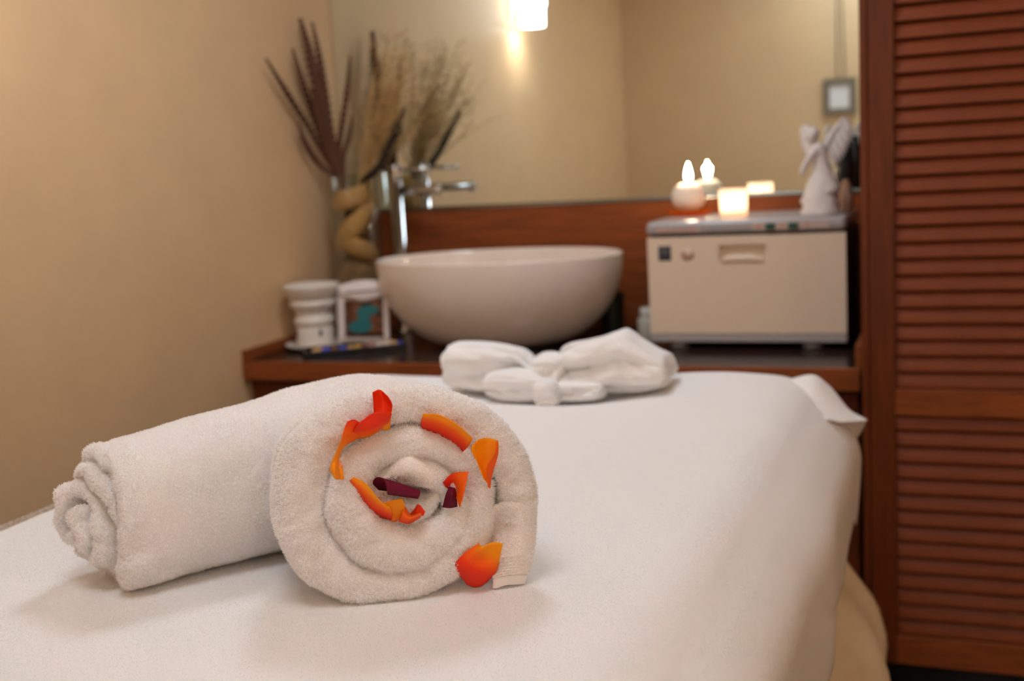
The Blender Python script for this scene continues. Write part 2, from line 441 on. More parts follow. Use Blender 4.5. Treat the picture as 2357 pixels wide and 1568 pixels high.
def louvre_door(x0, x1):
    d = empty('louvre_door', ((x0 + x1) / 2, YD, 0)); d.parent = cl
    d.location = tuple(np.array(d.location) - np.array(cl.location))
    base = np.array([(x0 + x1) / 2, YD, 0])
    def bx(name, a, b, c, e, f, g, m, bev=0.002):
        V, F = boxVF(a, b, c, e, f, g)
        o = mesh(name, V, F, m, d, smooth=False, base=base); bevel(o, bev, 2); return o
    sw = 0.0510
    bx('stile', x0, x0 + sw, YD - 0.004, YD + 0.026, 0.074, 2.27, M['woodv'])
    bx('stile', x1 - sw, x1, YD - 0.004, YD + 0.026, 0.074, 2.27, M['woodv'])
    bx('rail', x0 + sw, x1 - sw, YD - 0.0035, YD + 0.0255, 0.0745, 0.1397, M['wood'])
    bx('rail', x0 + sw, x1 - sw, YD - 0.0035, YD + 0.0255, 0.6365, 0.6937, M['wood'])
    bx('rail', x0 + sw, x1 - sw, YD - 0.0035, YD + 0.0255, 2.21, 2.2695, M['wood'])
    # one slat, shared by all
    w = x1 - x0 - 2 * sw - 0.002
    hh, tt, ang = 0.0163, 0.0042, math.radians(20)
    prof = []
    for q in range(12):
        a = 2 * math.pi * q / 12
        yy = tt * math.copysign(abs(math.cos(a)) ** 0.7, math.cos(a)); zz = hh * math.copysign(abs(math.sin(a)) ** 0.35, math.sin(a))
        prof.append((yy * math.cos(ang) + zz * math.sin(ang), -yy * math.sin(ang) + zz * math.cos(ang)))
    V = [(-w / 2, y, z) for y, z in prof] + [(w / 2, y, z) for y, z in prof]
    F = [(i, (i + 1) % 12, 12 + (i + 1) % 12, 12 + i) for i in range(12)] + [tuple(range(12)), tuple(reversed(range(12, 24)))]
    first = None
    for lo, hi in ((0.1397, 0.6365), (0.6937, 2.21)):
        n = int(round((hi - lo) / PITCH_S)); st = (hi - lo) / n
        for i in range(n):
            if first is None:
                o = mesh('slat', np.array(V) + 0, F, M['slat'], d, smooth=True, base=np.zeros(3), sharp=40); first = o
            else:
                o = first.copy(); link(o); o.parent = d
            o.location = (0, 0.011, lo + (i + 0.5) * st)
    return d
louvre_door(-0.1815, 0.50)
louvre_door(0.503, 1.19)

# ------------------------------------------------------------------ washbasin and tap
BC = np.array([-1.177, 2.895, CT]); BA, BB = 0.349, 0.236
prof = []
H = 0.236
for i in range(0, 17):
    s = i / 16; a = s * math.pi / 2
    prof.append((0.33 + 0.67 * math.sin(a) ** 0.85, H * (1 - math.cos(a)) ** 0.93))
prof = [(0.30, 0.0)] + [(r, z + 0.001) for r, z in prof]
rim = [(1.000, H + 0.004), (0.993, H + 0.007), (0.982, H + 0.0075), (0.970, H + 0.005), (0.962, H - 0.004)]
inner = [(0.30 + 0.655 * math.sin(a) ** 0.9, 0.028 + (H - 0.036) * (1 - math.cos(a)) ** 0.95) for a in np.linspace(math.pi / 2, 0, 14)[1:]]
bowl = single('vessel_basin', *lathe(prof + rim + inner, BC, 96, BA, BB), M['ceramic'], BC)
tag(bowl, 'oval white ceramic vessel basin standing on the dark counter', 'basin')

FB = atY(914, 470, 3.105); FB[2] = CT
f_ = empty('basin_tap', FB); tag(f_, 'tall chrome column tap with a short spout beside the basin', 'tap')
ztop = atY(908, 378, 3.105)[2]
mesh('column', *lathe([(0.030, 0.0), (0.030, 0.006), (0.0200, 0.010), (0.0200, ztop - CT - 0.045)], FB, 32), M['chrome'], f_)
mesh('lever_cap', *lathe([(0.0200, 0), (0.0207, 0.002), (0.0207, 0.040), (0.019, 0.043)], (FB[0], FB[1], ztop - 0.0435), 32), M['chrome'], f_)
tip = atY(1012, 437, 3.065)
a0 = np.array([FB[0], FB[1], tip[2] + 0.002])
dd = tip - a0; dd[2] = 0; L_ = np.linalg.norm(dd); dd /= L_
mesh('spout', *tube([a0 + dd * 0.012, a0 + dd * L_ * .5, a0 + dd * (L_ - .004), a0 + dd * L_ + np.array([0, 0, -.001])], [0.0125, 0.0125, 0.0125, 0.010], 24), M['chrome'], f_)
mesh('spout_outlet', *lathe([(0.009, 0), (0.009, -0.018), (0.007, -0.018)], a0 + dd * (L_ - .014), 20, cap=True), M['chrome'], f_)
l1 = np.array([FB[0], FB[1], ztop - 0.016])
l2 = atY(985, 388, 3.09)
mesh('lever', *tube([l1, 0.5 * (l1 + l2), l2], [0.007, 0.006, 0.0055], 12), M['chrome'], f_)

# ------------------------------------------------------------------ vase with dried plants
VC = np.array([-1.684, 3.045, CT]); VR = 0.074; VH = 1.205 - CT
v_ = empty('glass_vase', VC); tag(v_, 'tall clear glass cylinder vase in the corner by the basin', 'vase')
mesh('glass_cylinder', *lathe([(VR - 0.004, 0.0), (VR, 0.004), (VR, VH - 0.002), (VR - 0.0015, VH), (VR - 0.0035, VH - 0.001), (VR - 0.0035, 0.012), (0.002, 0.010)], VC, 48), M['glass'], v_)
rb = single('rope_ball', *ball(VC + np.array([0, 0, 0.165]), (0.066, 0.066, 0.07), 24, 18), M['rope'], VC + np.array([0, 0, 0.095]))
for v in rb.data.vertices:
    v.co *= 1 + 0.05 * math.sin(40 * v.co.z + 12 * math.atan2(v.co.y, v.co.x))
tag(rb, 'tan rope-wound ball low inside the glass vase', 'ball')
rb2 = single('rope_ball', *ball(VC + np.array([0, 0, 0.052]), (0.062, 0.062, 0.04), 24, 18), M['rope'], VC + np.array([0, 0, 0.012]))
tag(rb2, 'flattened tan rope ball on the bottom of the glass vase', 'ball')
def curl(z0, z1, ph, turns, w, label):
    P, n = [], 40
    V = []
    for i in range(n):
        s = i / (n - 1); a = ph + turns * 2 * math.pi * s; z = z0 + (z1 - z0) * s
        r = 0.052 + 0.006 * math.sin(7 * s)
        c = VC + np.array([r * math.cos(a), r * math.sin(a), 0]); c[2] = z
        rad = np.array([math.cos(a), math.sin(a), 0]); 
        for q in range(5):
            u = q / 4 - 0.5
            V.append(c + np.array([0, 0, w * u]) + rad * 0.012 * (1 - 4 * u * u))
    o = single('wood_curl', V, gridF(n, 5), M['ribbon'], VC + np.array([0, 0, z0 - CT]))
    s_ = o.modifiers.new('thick', 'SOLIDIFY'); s_.thickness = 0.003
    tag(o, label, 'decoration')
curl(1.00, 1.15, -2.6, 0.6, 0.075, 'upper tan wood curl inside the glass vase')
curl(0.965, 1.07, 0.2, -0.75, 0.06, 'lower tan wood curl winding above the rope ball in the vase')
curl(1.12, 1.175, 3.6, 0.7, 0.06, 'tan wood curl at the mouth of the glass vase')

def stem(pts, wid, label, y0, y1, name='banded_stem', m='stem', bands=True):
    """pts: measured (px,py) tip -> base; runs from the vase out to depth y0 at the tip"""
    k = len(pts)
    P = []
    for i, p in enumerate(pts):
        y = y1 + (y0 - y1) * (1 - i / (k - 1))
        d = _ray(p[0], p[1]); yw = CAM[1] + d[1] * (XL + 0.03 - CAM[0]) / d[0]      # where that sight line would meet the wall
        P.append(atY(p[0], p[1], min(y, yw)))
    P = cr(P, 46)
    base = np.array([VC[0] + 0.02 * random.uniform(-1, 1), VC[1], 0.99])
    P = np.vstack([P, cr(np.array([P[-1], 0.5 * (P[-1] + base), base]), 8)[1:]])
    n = len(P); R = []
    for i in range(n):
        s = i / (n - 1)
        r = wid * (0.35 + 0.65 * min(1, s / 0.25)) * (1.0 if s < 0.72 else max(0.3, 1 - (s - 0.72) * 2.6))
        if bands: r *= 1.0 + (0.38 if i % 2 else -0.30)
        R.append(r)
    o = single(name, *tube(P, R, 10), M[m], P[-1])
    tag(o, label, 'dried plant', 'dried plants in the glass vase')
YV = 3.03
stem([(612, 135), (655, 205), (705, 285), (750, 360), (785, 410)], 0.0085, 'brown banded stem leaning furthest left over the wall', 2.97, YV)
stem([(690, 42), (712, 120), (735, 220), (757, 320), (785, 410)], 0.0145, 'thickest brown banded stem standing tallest in the vase', 2.99, YV)
stem([(718, 50), (735, 130), (750, 220), (765, 320), (790, 410)], 0.009, 'brown banded stem just right of the tallest thick one', 3.02, YV)
stem([(673, 112), (693, 180), (720, 260), (755, 350), (785, 410)], 0.0095, 'brown banded stem between the leftmost and the tallest', 3.00, YV)
stem([(806, 128), (800, 200), (787, 290), (780, 350), (790, 410)], 0.008, 'slim brown stem curving right of the thick stems', 3.04, YV)
stem([(811, 262), (803, 315), (790, 365), (792, 412)], 0.007, 'short slim brown stem at the right of the vase mouth', 3.04, YV)
stem([(687, 282), (702, 330), (735, 378), (782, 412)], 0.0075, 'short brown stem bowing out low on the left', 2.97, YV)
stem([(715, 200), (735, 280), (755, 350), (785, 412)], 0.0095, 'medium orange-brown banded stem in front of the thick stems', 2.96, YV)
stem([(932, 248), (915, 290), (895, 340), (868, 390), (835, 415)], 0.010, 'dark seed stalk leaning right towards the tap', 3.005, YV, 'seed_stalk', 'dark_stalk')
# loose dried grass: thin stalks with branching heads, one bunch
parts = []
for i in range(80):
    b = np.array([840 + random.uniform(-14, 16), 405.0])
    tx = random.gauss(918, 42); ty = random.uniform(60, 260) + abs(tx - 905) * 0.5
    bend = random.uniform(-10, 25)
    pts = [b, b * 0.6 + np.array([tx, ty]) * 0.4 + np.array([-bend, 0]), np.array([tx, ty])]
    yy = random.uniform(2.98, 3.13)
    P = cr([atY(p[0], p[1], YV + (yy - YV) * k / 2) for k, p in enumerate(pts)], 9)
    P = np.vstack([VC + np.array([random.uniform(-.03, .03), random.uniform(-.03, .03), 0.30]), P])
    parts.append(tube(P, np.linspace(0.0016, 0.0007, len(P)), 4))
    for q in range(6):
        s = 5 + q * 0.75; j = min(int(s), len(P) - 2); c = P[j] + (P[j + 1] - P[j]) * (s - j)
        d = np.array([random.gauss(0.2, 1), random.gauss(0, .5), random.uniform(0.2, 1.4)]); d *= random.uniform(0.02, 0.05) / np.linalg.norm(d)
        e = c + d; g = e + np.array([random.uniform(-.012, .016), 0, random.uniform(-.006, .01)])
        parts.append(tube([c, (c + e) / 2 + np.array([0, 0, .004]), e, g], [0.0009, 0.0008, 0.001, 0.0015], 4))
o = single('dried_grass', *merge(*parts), M['grass'], VC + np.array([0, 0, 0.30]))
tag(o, 'loose bunch of straw-coloured dried grass in the glass vase', 'dried plant', kind='stuff')

# ------------------------------------------------------------------ oil burner, tray, pebbles, card
OB = np.array([-1.706, 2.80, CT])
b_ = empty('oil_burner', OB); tag(b_, 'stacked white ceramic oil burner on a saucer by the left wall', 'oil burner')
mesh('saucer', *lathe([(0.045, 0), (0.060, 0.004), (0.083, 0.013), (0.086, 0.018), (0.082, 0.018), (0.058, 0.010), (0.002, 0.009)], OB, 40), M['burner'], b_)
mesh('body', *lathe([(0.050, 0.0105), (0.053, 0.02), (0.053, 0.062), (0.050, 0.070), (0.055, 0.074), (0.058, 0.082), (0.055, 0.090), (0.050, 0.094), (0.050, 0.10), (0.056, 0.118), (0.063, 0.122), (0.066, 0.132), (0.063, 0.141)], OB, 40), M['burner'], b_)
mesh('bowl', *lathe([(0.060, 0.1415), (0.066, 0.146), (0.078, 0.176), (0.080, 0.182), (0.077, 0.1835), (0.062, 0.152), (0.002, 0.148)], OB, 40), M['burner'], b_)
for a in (-2.25, -0.75):
    c = OB + np.array([0.0525 * math.cos(a), 0.0525 * math.sin(a), 0.050])
    mesh('vent_hole', *ball(c, (0.006, 0.004, 0.011), 12, 8), M['shelldark'], b_)
TA, TB = atZ(703, 830, CT), atZ(938, 806, CT)
tdir = (TB - TA); tl = np.linalg.norm(tdir[:2]); ta = math.atan2(tdir[1], tdir[0])
tx, ty_ = tdir / tl, np.array([-math.sin(ta), math.cos(ta), 0]); tx[2] = 0
def tray_pt(a, b, z): return TA + tx * a + ty_ * b + np.array([0, 0, z])
tr = empty('pebble_tray', tray_pt(tl / 2, 0.06, 0)); tag(tr, 'shallow black tray of pebbles in front of the card', 'tray')
TWD = 0.105
def tbox(name, a0, a1, b0, b1, z0, z1, m, parent, bev=0.0015):
    V = [tray_pt(a, b, z) for z in (z0, z1) for a, b in ((a0, b0), (a1, b0), (a1, b1), (a0, b1))]
    o = mesh(name, V, boxVF(0, 1, 0, 1, 0, 1)[1], m, parent, smooth=False); bevel(o, bev, 2); return o
tbox('base', 0, tl, 0, TWD, 0.0005, 0.006, M['black'], tr)
tbox('rim', 0, tl, 0, 0.006, 0.0062, 0.020, M['black'], tr)
tbox('rim', 0, tl, TWD - 0.006, TWD, 0.0062, 0.020, M['black'], tr)
tbox('rim', 0, 0.006, 0.0062, TWD - 0.0062, 0.0062, 0.020, M['black'], tr)
tbox('rim', tl - 0.006, tl, 0.0062, TWD - 0.0062, 0.0062, 0.020, M['black'], tr)
PEB = {'blue': mat('blue_glass_pebble', (0.06, 0.10, 0.55), 0.1), 'tan': mat('tan_pebble', (0.55, 0.33, 0.14), 0.4),
       'yellow': mat('ochre_pebble', (0.48, 0.30, 0.06), 0.35), 'brown': mat('brown_pebble', (0.16, 0.06, 0.03), 0.3),
       'rose': mat('rose_pebble', (0.45, 0.20, 0.16), 0.35), 'white': mat('white_pebble', (0.70, 0.58, 0.50), 0.35)}
row = [(0.03, .016, 'tan', 'tan pebble at the left end of the front row in the black tray'), (0.055, .016, 'blue', 'blue glass pebble nearest the left end of the black tray'),
       (0.078, .018, 'brown', 'dark brown pebble between the two left blue ones in the tray'), (0.098, .017, 'blue', 'blue glass pebble second from the left in the black tray'),
       (0.118, .016, 'tan', 'tan pebble just right of the second blue one in the tray'), (0.136, .018, 'yellow', 'ochre pebble in the front row at the middle of the tray'),
       (0.154, .016, 'brown', 'dark brown pebble right of the middle ochre one in the tray'), (0.172, .017, 'rose', 'rose-coloured pebble in the front row of the black tray'),
       (0.192, .016, 'white', 'white pebble just right of the rose one in the tray'), (0.212, .018, 'white', 'second white pebble from the rose one in the tray'),
       (0.230, .016, 'tan', 'tan pebble beside the rightmost blue one in the tray'), (0.246, .017, 'blue', 'blue glass pebble at the right end of the black tray'),
       (0.045, .034, 'tan', 'tan pebble in the back row near the oil burner'), (0.068, .036, 'brown', 'dark brown pebble in the back row near the oil burner'),
       (0.206, .036, 'tan', 'tan pebble in the back row, left of the two at the card'), (0.226, .035, 'tan', 'tan pebble in the back row, right of the two at the card'),
       (0.15, .034, 'yellow', 'ochre pebble in the back row at the foot of the card')]
for a, b, c, lab in row:
    a = a * tl / 0.262
    r = random.uniform(0.0115, 0.0135)
    p = tray_pt(a, b, 0.0062)
    o = single('pebble', *ball(p + np.array([0, 0, r * 0.85]), (r, r * 0.9, r * 0.85), 12, 8), PEB[c], p)
    tag(o, lab, 'pebble', 'pebbles in the black tray')
# the card / brochure packet on a little stand behind the pebbles
ca = ta * 0.6
CB = np.array([-1.552, 2.80, CT + 0.0065])
k = empty('picture_card', CB); tag(k, 'white framed card with a turquoise pool picture standing on the tray', 'card')
cx, cn = np.array([math.cos(0.05), math.sin(0.05), 0]), np.array([math.sin(0.05), -math.cos(0.05), 0])
def cpt(a, z, d=0.0): return CB + cx * a + np.array([0, 0, 1.0]) * z + cn * (d - 0.10 * z)
def cgrid(name, f, na, nz_, m, parent, thick, thing=None):
    V = [f(i / (na - 1), j / (nz_ - 1)) for i in range(na) for j in range(nz_)]
    o = mesh(name, V, gridF(na, nz_), m, parent) if thing is None else sub(name, V, gridF(na, nz_), m, parent, thing)
    s = o.modifiers.new('thick', 'SOLIDIFY'); s.thickness = thick; return o
CW, CH = 0.158, 0.168
def topz(s): return CH + 0.012 * math.sin(math.pi * min(1, s * 1.0)) + 0.008 * s
cd = cgrid('board', lambda s, t: cpt((s - 0.5) * CW, t * topz(s), 0.0), 12, 6, M['card'], k, 0.004)
def pool_mat():
    m, nt, b = principled('pool_picture_print')
    b.inputs['Roughness'].default_value = 0.3
    tc = nt.nodes.new('ShaderNodeTexCoord'); uv = nt.nodes.new('ShaderNodeUVMap')
    sp = nt.nodes.new('ShaderNodeSeparateXYZ'); nt.links.new(uv.outputs[0], sp.inputs[0])
    n1 = node(nt, 'ShaderNodeTexNoise', Scale=4.5, Detail=3.0); nt.links.new(uv.outputs[0], n1.inputs['Vector'])
    r1 = nt.nodes.new('ShaderNodeValToRGB'); e = r1.color_ramp.elements
    e[0].position = .35; e[0].color = (0.025, 0.008, 0.006, 1); e[1].position = .7; e[1].color = (0.28, 0.10, 0.045, 1)
    nt.links.new(n1.outputs['Fac'], r1.inputs[0])
    # pool: an S of two soft ellipses
    def ell(cx_, cy_, rx, ry):
        mp = nt.nodes.new('ShaderNodeMapping'); mp.inputs['Location'].default_value = (-cx_ / rx, -cy_ / ry, 0); mp.inputs['Scale'].default_value = (1 / rx, 1 / ry, 0)
        nt.links.new(uv.outputs[0], mp.inputs[0])
        g = nt.nodes.new('ShaderNodeVectorMath'); g.operation = 'LENGTH'; nt.links.new(mp.outputs[0], g.inputs[0])
        q = nt.nodes.new('ShaderNodeMapRange'); q.inputs[1].default_value = 1.08; q.inputs[2].default_value = 0.9; nt.links.new(g.outputs['Value'], q.inputs[0]); return q
    a = ell(.60, .66, .30, .13); bq = ell(.40, .26, .32, .17); c_ = ell(.50, .46, .16, .22)
    mx = nt.nodes.new('ShaderNodeMath'); mx.operation = 'MAXIMUM'; nt.links.new(a.outputs[0], mx.inputs[0]); nt.links.new(bq.outputs[0], mx.inputs[1])
    mx2 = nt.nodes.new('ShaderNodeMath'); mx2.operation = 'MAXIMUM'; nt.links.new(mx.outputs[0], mx2.inputs[0]); nt.links.new(c_.outputs[0], mx2.inputs[1])
    mix = nt.nodes.new('ShaderNodeMix'); mix.data_type = 'RGBA'
    nt.links.new(mx2.outputs[0], mix.inputs[0]); nt.links.new(r1.outputs[0], mix.inputs[6]); mix.inputs[7].default_value = (0.010, 0.16, 0.19, 1)
    nt.links.new(mix.outputs[2], b.inputs['Base Color'])
    return m
M['pool'] = pool_mat()
pic = cgrid('picture', lambda s, t: cpt(-0.055 + s * 0.118, 0.028 + t * (0.100 + 0.016 * s), 0.006), 8, 8, M['pool'], k, 0.0015)
uvl = pic.data.uv_layers.new(name='UVMap')
for poly in pic.data.polygons:
    for li in poly.loop_indices:
        vi = pic.data.loops[li].vertex_index
        uvl.data[li].uv = ((vi // 8) / 7, (vi % 8) / 7)
cgrid('header_flap', lambda s, t: cpt(-0.070 + s * 0.150, 0.124 + 0.020 * (abs(s - 0.5) * 2) ** 1.3 + t * (0.040 - 0.014 * (abs(s - .5) * 2)), 0.0085 + 0.003 * math.sin(math.pi * t)), 16, 5, M['card'], k, 0.002)
cgrid('title_line', lambda s, t: cpt(-0.045 + s * 0.105, 0.150 + 0.006 * s + t * 0.004, 0.0135), 6, 2, M['grey'], k, 0.0006)

# things around the basin and the warmer
dc = atZ(1422, 765, CT); dc = np.array([dc[0], 3.05, CT])
o = single('dark_tumbler', *lathe([(0.028, 0), (0.030, 0.003), (0.034, 0.115), (0.0335, 0.118), (0.031, 0.116), (0.027, 0.01), (0.002, 0.009)], dc, 32), mat('smoked_glass', (0.035, 0.035, 0.025), 0.15), dc)
tag(o, 'dark smoked tumbler between the basin and the towel warmer', 'tumbler')
jc = np.array([-0.772, 2.93, CT])
j_ = empty('plastic_jar', jc); tag(j_, 'small pale jar tucked against the left side of the warmer', 'jar')
mesh('body', *lathe([(0.024, 0), (0.027, 0.003), (0.027, 0.060), (0.024, 0.066)], jc, 28), mat('pale_plastic', (0.50, 0.48, 0.42), 0.4), j_)
mesh('cap', *lathe([(0.019, 0.0665), (0.020, 0.068), (0.020, 0.090), (0.018, 0.092)], jc, 28), mat('pale_cap', (0.62, 0.60, 0.56), 0.4), j_)

# ------------------------------------------------------------------ towel warmer
WX0, WX1, WY0, WY1 = -0.7385, -0.2535, 2.82, 3.16
w_ = empty('towel_warmer', ((WX0 + WX1) / 2, (WY0 + WY1) / 2, CT)); tag(w_, 'cream electric towel warmer cabinet on the counter by the louvred door', 'towel warmer')
ZW0, ZW1 = CT + 0.018, 1.048
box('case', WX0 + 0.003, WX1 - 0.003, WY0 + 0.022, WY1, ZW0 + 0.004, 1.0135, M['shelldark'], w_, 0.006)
tp = box('top_cover', WX0, WX1, WY0 - 0.004, WY1 + 0.002, 1.0145, ZW1, M['shelltop'], w_, 0.012, 4)
box('bottom_trim', WX0 + 0.001, WX1 - 0.001, WY0, WY0 + 0.021, ZW0, 0.7640, M['shelltop'], w_, 0.004)
# door with a recessed grip: built as a frame of blocks round the recess
HX0, HX1, HZ0, HZ1 = -0.5575, -0.4420, 0.948, 0.986
dz0, dz1 = 0.7665, 1.0085
dV = merge(boxVF(WX0 + .002, HX0, WY0, WY0 + .0215, dz0, dz1), boxVF(HX1, WX1 - .002, WY0, WY0 + .0215, dz0, dz1),
           boxVF(HX0, HX1, WY0, WY0 + .0215, dz0, HZ0), boxVF(HX0, HX1, WY0, WY0 + .0215, HZ1, dz1), boxVF(HX0, HX1, WY0 + .017, WY0 + .0214, HZ0, HZ1))
dr = mesh('door', *dV, M['shell'], w_, smooth=False)
V = []
for i in range(9):
    s = i / 8; x = HX0 + 0.006 + s * (HX1 - HX0 - 0.012); bulge = 0.012 * (1 - (2 * s - 1) ** 4)
    V += [(x, WY0 + 0.0005, HZ0 - 0.006), (x, WY0 - 0.005, HZ0 - 0.002), (x, WY0 - 0.004, HZ0 + bulge), (x, WY0 + 0.010, HZ0 + bulge + 0.004), (x, WY0 + 0.016, HZ0 - 0.004)]
sub('grip_lip', V, gridF(9, 5), M['shell'], dr, w_)
box('door_sticker', -0.7085, -0.6765, WY0 - 0.0012, WY0 - 0.0003, 0.951, 0.987, mat('dark_sticker', (0.03, 0.035, 0.05), 0.4), dr, thing=w_)
for i in range(3):
    box('sticker_print', -0.7035, -0.6830 + 0.003 * (i % 2), WY0 - 0.0018, WY0 - 0.0013, 0.967 + i * .006, 0.9695 + i * .006, M['grey'], dr, thing=w_)
sub('round_sticker', *[np.array(lathe([(0.0155, 0), (0.0155, 0.0008)], (0, 0, 0), 28)[0])[:, [0, 2, 1]] * np.array([1.15, -1, 1]) + np.array([-0.635, WY0 - 0.0003, 0.966]), lathe([(0.0155, 0), (0.0155, 0.0008)], (0, 0, 0), 28)[1]],
    mat('pink_print', (0.68, 0.52, 0.43), 0.5), dr, w_)
box('red_print', -0.6465, -0.6400, WY0 - 0.0022, WY0 - 0.0013, 0.962, 0.972, M['redink'], dr, thing=w_)
box('red_print', -0.6395, -0.6260, WY0 - 0.0022, WY0 - 0.0013, 0.956, 0.959, M['redink'], dr, thing=w_)
fy = WY0 - 0.0043
box('name_strip', -0.710, -0.600, fy - 0.0006, fy, 1.0215, 1.0315, mat('pale_red_label', (0.55, 0.42, 0.37), 0.4), tp, thing=w_)
for i in range(6):
    box('strip_print', -0.705 + i * 0.016, -0.693 + i * 0.016, fy - 0.0012, fy - 0.0007, 1.0245, 1.0285, M['redink'], tp, thing=w_)
box('switch_panel', -0.474, -0.292, fy - 0.0006, fy, 1.0205, 1.0375, mat('switch_label', (0.52, 0.41, 0.36), 0.4), tp, thing=w_)
for x in (-0.430, -0.376):
    sw_ = box('rocker_switch', x - 0.0115, x + 0.0115, fy - 0.006, fy - 0.0007, 1.0220, 1.0360, M['green'], tp, 0.002, thing=w_)
for x in (-0.463, -0.405, -0.350):
    box('switch_print', x, x + 0.012, fy - 0.0012, fy - 0.0007, 1.026, 1.031, M['redink'], tp, thing=w_)
for x in (WX0 + 0.07, WX1 - 0.085):
    for y in (WY0 + 0.03, WY1 - 0.04):
        mesh('foot', *lathe([(0.022, 0), (0.026, 0.004), (0.024, 0.0215)], (x, y, CT), 20), M['grey'], w_)
ZT = ZW1

# candles, tealight, statue on the warmer
CC = np.array([-0.684, 3.075, ZT])
d_ = single('amber_dish', *lathe([(0.030, 0), (0.042, 0.002), (0.060, 0.010), (0.064, 0.014), (0.061, 0.014), (0.040, 0.005), (0.002, 0.004)], CC, 36), M['amber'], CC)
tag(d_, 'small amber glass dish under the round candle', 'dish')
cb = CC + np.array([0, 0, 0.006])
k = empty('ball_candle', cb); tag(k, 'lit white ball candle on the amber dish atop the towel warmer', 'candle')
R = 0.046
pr = [(0.018, 0.0)] + [(R * math.sin(a), R * 0.92 * (1 - math.cos(a))) for a in np.linspace(0.5, 2.5, 16)] + [(0.022, 0.0795), (0.015, 0.076), (0.001, 0.075)]
mesh('wax_ball', *lathe(pr, cb, 36), M['wax'], k)
def flame(base, h, r, m, parent, name='flame'):
    pr = [(0.0008, 0), (r * .6, h * .08), (r * .95, h * .22), (r, h * .34), (r * .82, h * .55), (r * .5, h * .77), (r * .2, h * .93), (0.0004, h)]
    return mesh(name, *lathe(pr, base, 16), m, parent)
mesh('wick', *tube([cb + np.array([0, 0, .0745]), cb + np.array([0.001, 0, .084])], 0.0012, 6), M['black'], k)
flame(cb + np.array([0.001, 0, 0.082]), 0.052, 0.0095, M['flame'], k)
L = bpy.data.lights.new('candle_light', 'POINT'); L.energy = 0.9; L.color = (1.0, 0.72, 0.45); L.shadow_soft_size = 0.012
o = bpy.data.objects.new('candle_light', L); link(o, k); o.location = (0.001, 0, 0.110)
TC = np.array([-0.548, 2.985, ZT])
k = empty('tealight_holder', TC); tag(k, 'glowing frosted glass tealight holder beside the ball candle', 'candle holder')
mesh('glass_cup', *lathe([(0.030, 0), (0.0345, 0.003), (0.0365, 0.066), (0.0355, 0.068), (0.0335, 0.066), (0.0315, 0.006), (0.001, 0.005)], TC, 36), M['frost'], k)
mesh('wax_cup', *lathe([(0.020, 0.0055), (0.020, 0.018), (0.0185, 0.018), (0.018, 0.015), (0.001, 0.015)], TC, 24), M['wax'], k)
flame(TC + np.array([0, 0, 0.018]), 0.026, 0.007, M['tea_flame'], k)
L = bpy.data.lights.new('tealight_light', 'POINT'); L.energy = 0.16; L.color = (1.0, 0.74, 0.52); L.shadow_soft_size = 0.010
o = bpy.data.objects.new('tealight_light', L); link(o, k); o.location = (0, 0, 0.045)

ST = np.array([-0.322, 2.905, ZT])
s_ = empty('angel_figurine', ST); tag(s_, 'white plaster angel figurine with raised wings on the towel warmer', 'figurine')
V, F = lathe([(0.046, 0), (0.048, 0.006), (0.043, 0.02), (0.044, 0.035), (0.036, 0.055), (0.034, 0.075), (0.026, 0.092), (0.012, 0.10)], ST, 28)
V = [np.array(v) + np.array([1, 1, .4]) * 0.007 * nz(v, 38) for v in V]
mesh('rock_base', V, F, M['statue'], s_)
hip = ST + np.array([0.006, 0, 0.092])
body = cr([hip + np.array([0.012, 0, -.045]), hip, hip + np.array([-.004, 0, .035]), hip + np.array([-.012, -.004, .068]), hip + np.array([-.018, -.006, .080])], 16)
V, F = tube(body, cr([[.034], [.026], [.020], [.018], [.008]], 16)[:, 0], 16)
V = [np.array(v) + np.array([1, 1, 0]) * 0.003 * nz(v, 70) for v in V]
mesh('robed_body', V, F, M['statue'], s_)
hd = hip + np.array([-0.024, -0.008, 0.098])
hv = merge(ball(hd, (0.0145, 0.0155, 0.019), 18, 12), ball(hd + np.array([-.0125, -.006, -.002]), (.004, .004, .006), 8, 6))
mesh('head', *hv, M['statue'], s_)
sub('hair', *ball(hd + np.array([.004, .003, .005]), (0.0155, 0.0165, 0.0175), 16, 10), M['statue'], s_.children[-1], s_)
for sg in (-1, 1):
    sh = hip + np.array([-0.012, sg * 0.016 - .004, 0.064])
    mesh('arm', *tube(cr([sh, sh + np.array([-.018, -.008, -.022]), sh + np.array([-.030, -sg * .006 - .014, -.044]), sh + np.array([-.034, -sg * .010 - .016, -.058])], 10), np.linspace(.0085, .0055, 10), 10), M['statue'], s_)
def wing(root, tipv, drop, n=9):
    """a wing of overlapping feathers fanned from root"""
    P = []
    for i in range(n):
        s = i / (n - 1)
        q = root + (tipv - root) * (0.25 + 0.75 * s); e = root + (tipv - root) * s * 0.9 + drop * (0.55 + 0.45 * math.sin(math.pi * (0.3 + 0.6 * s)))
        w = 0.0065
        d = e - q; L2 = np.linalg.norm(d); d /= L2; side = np.cross(d, [0, 1, 0]); side /= np.linalg.norm(side) + 1e-9
        pts = []
        for j in range(7):
            t = j / 6; ww = w * (0.8 + 0.5 * math.sin(math.pi * t)) * (1 - t ** 4)
            c = q + d * L2 * t
            for u, yy in ((-1, 0), (0, -.004), (1, 0), (0, .004)):
                pts.append(c + side * ww * u + np.array([0, yy + 0.0015 * (i % 2), 0]))
        Fq = gridF(7, 4, True) + [(0, 1, 2, 3), (27, 26, 25, 24)]
        P.append((pts, Fq))
    P.append(tube(cr([root, 0.5 * (root + tipv) + np.array([0, 0, .006]), tipv], 8), np.linspace(.010, .004, 8), 8))
    return merge(*P)
wr = hip + np.array([0.0, 0.012, 0.060])
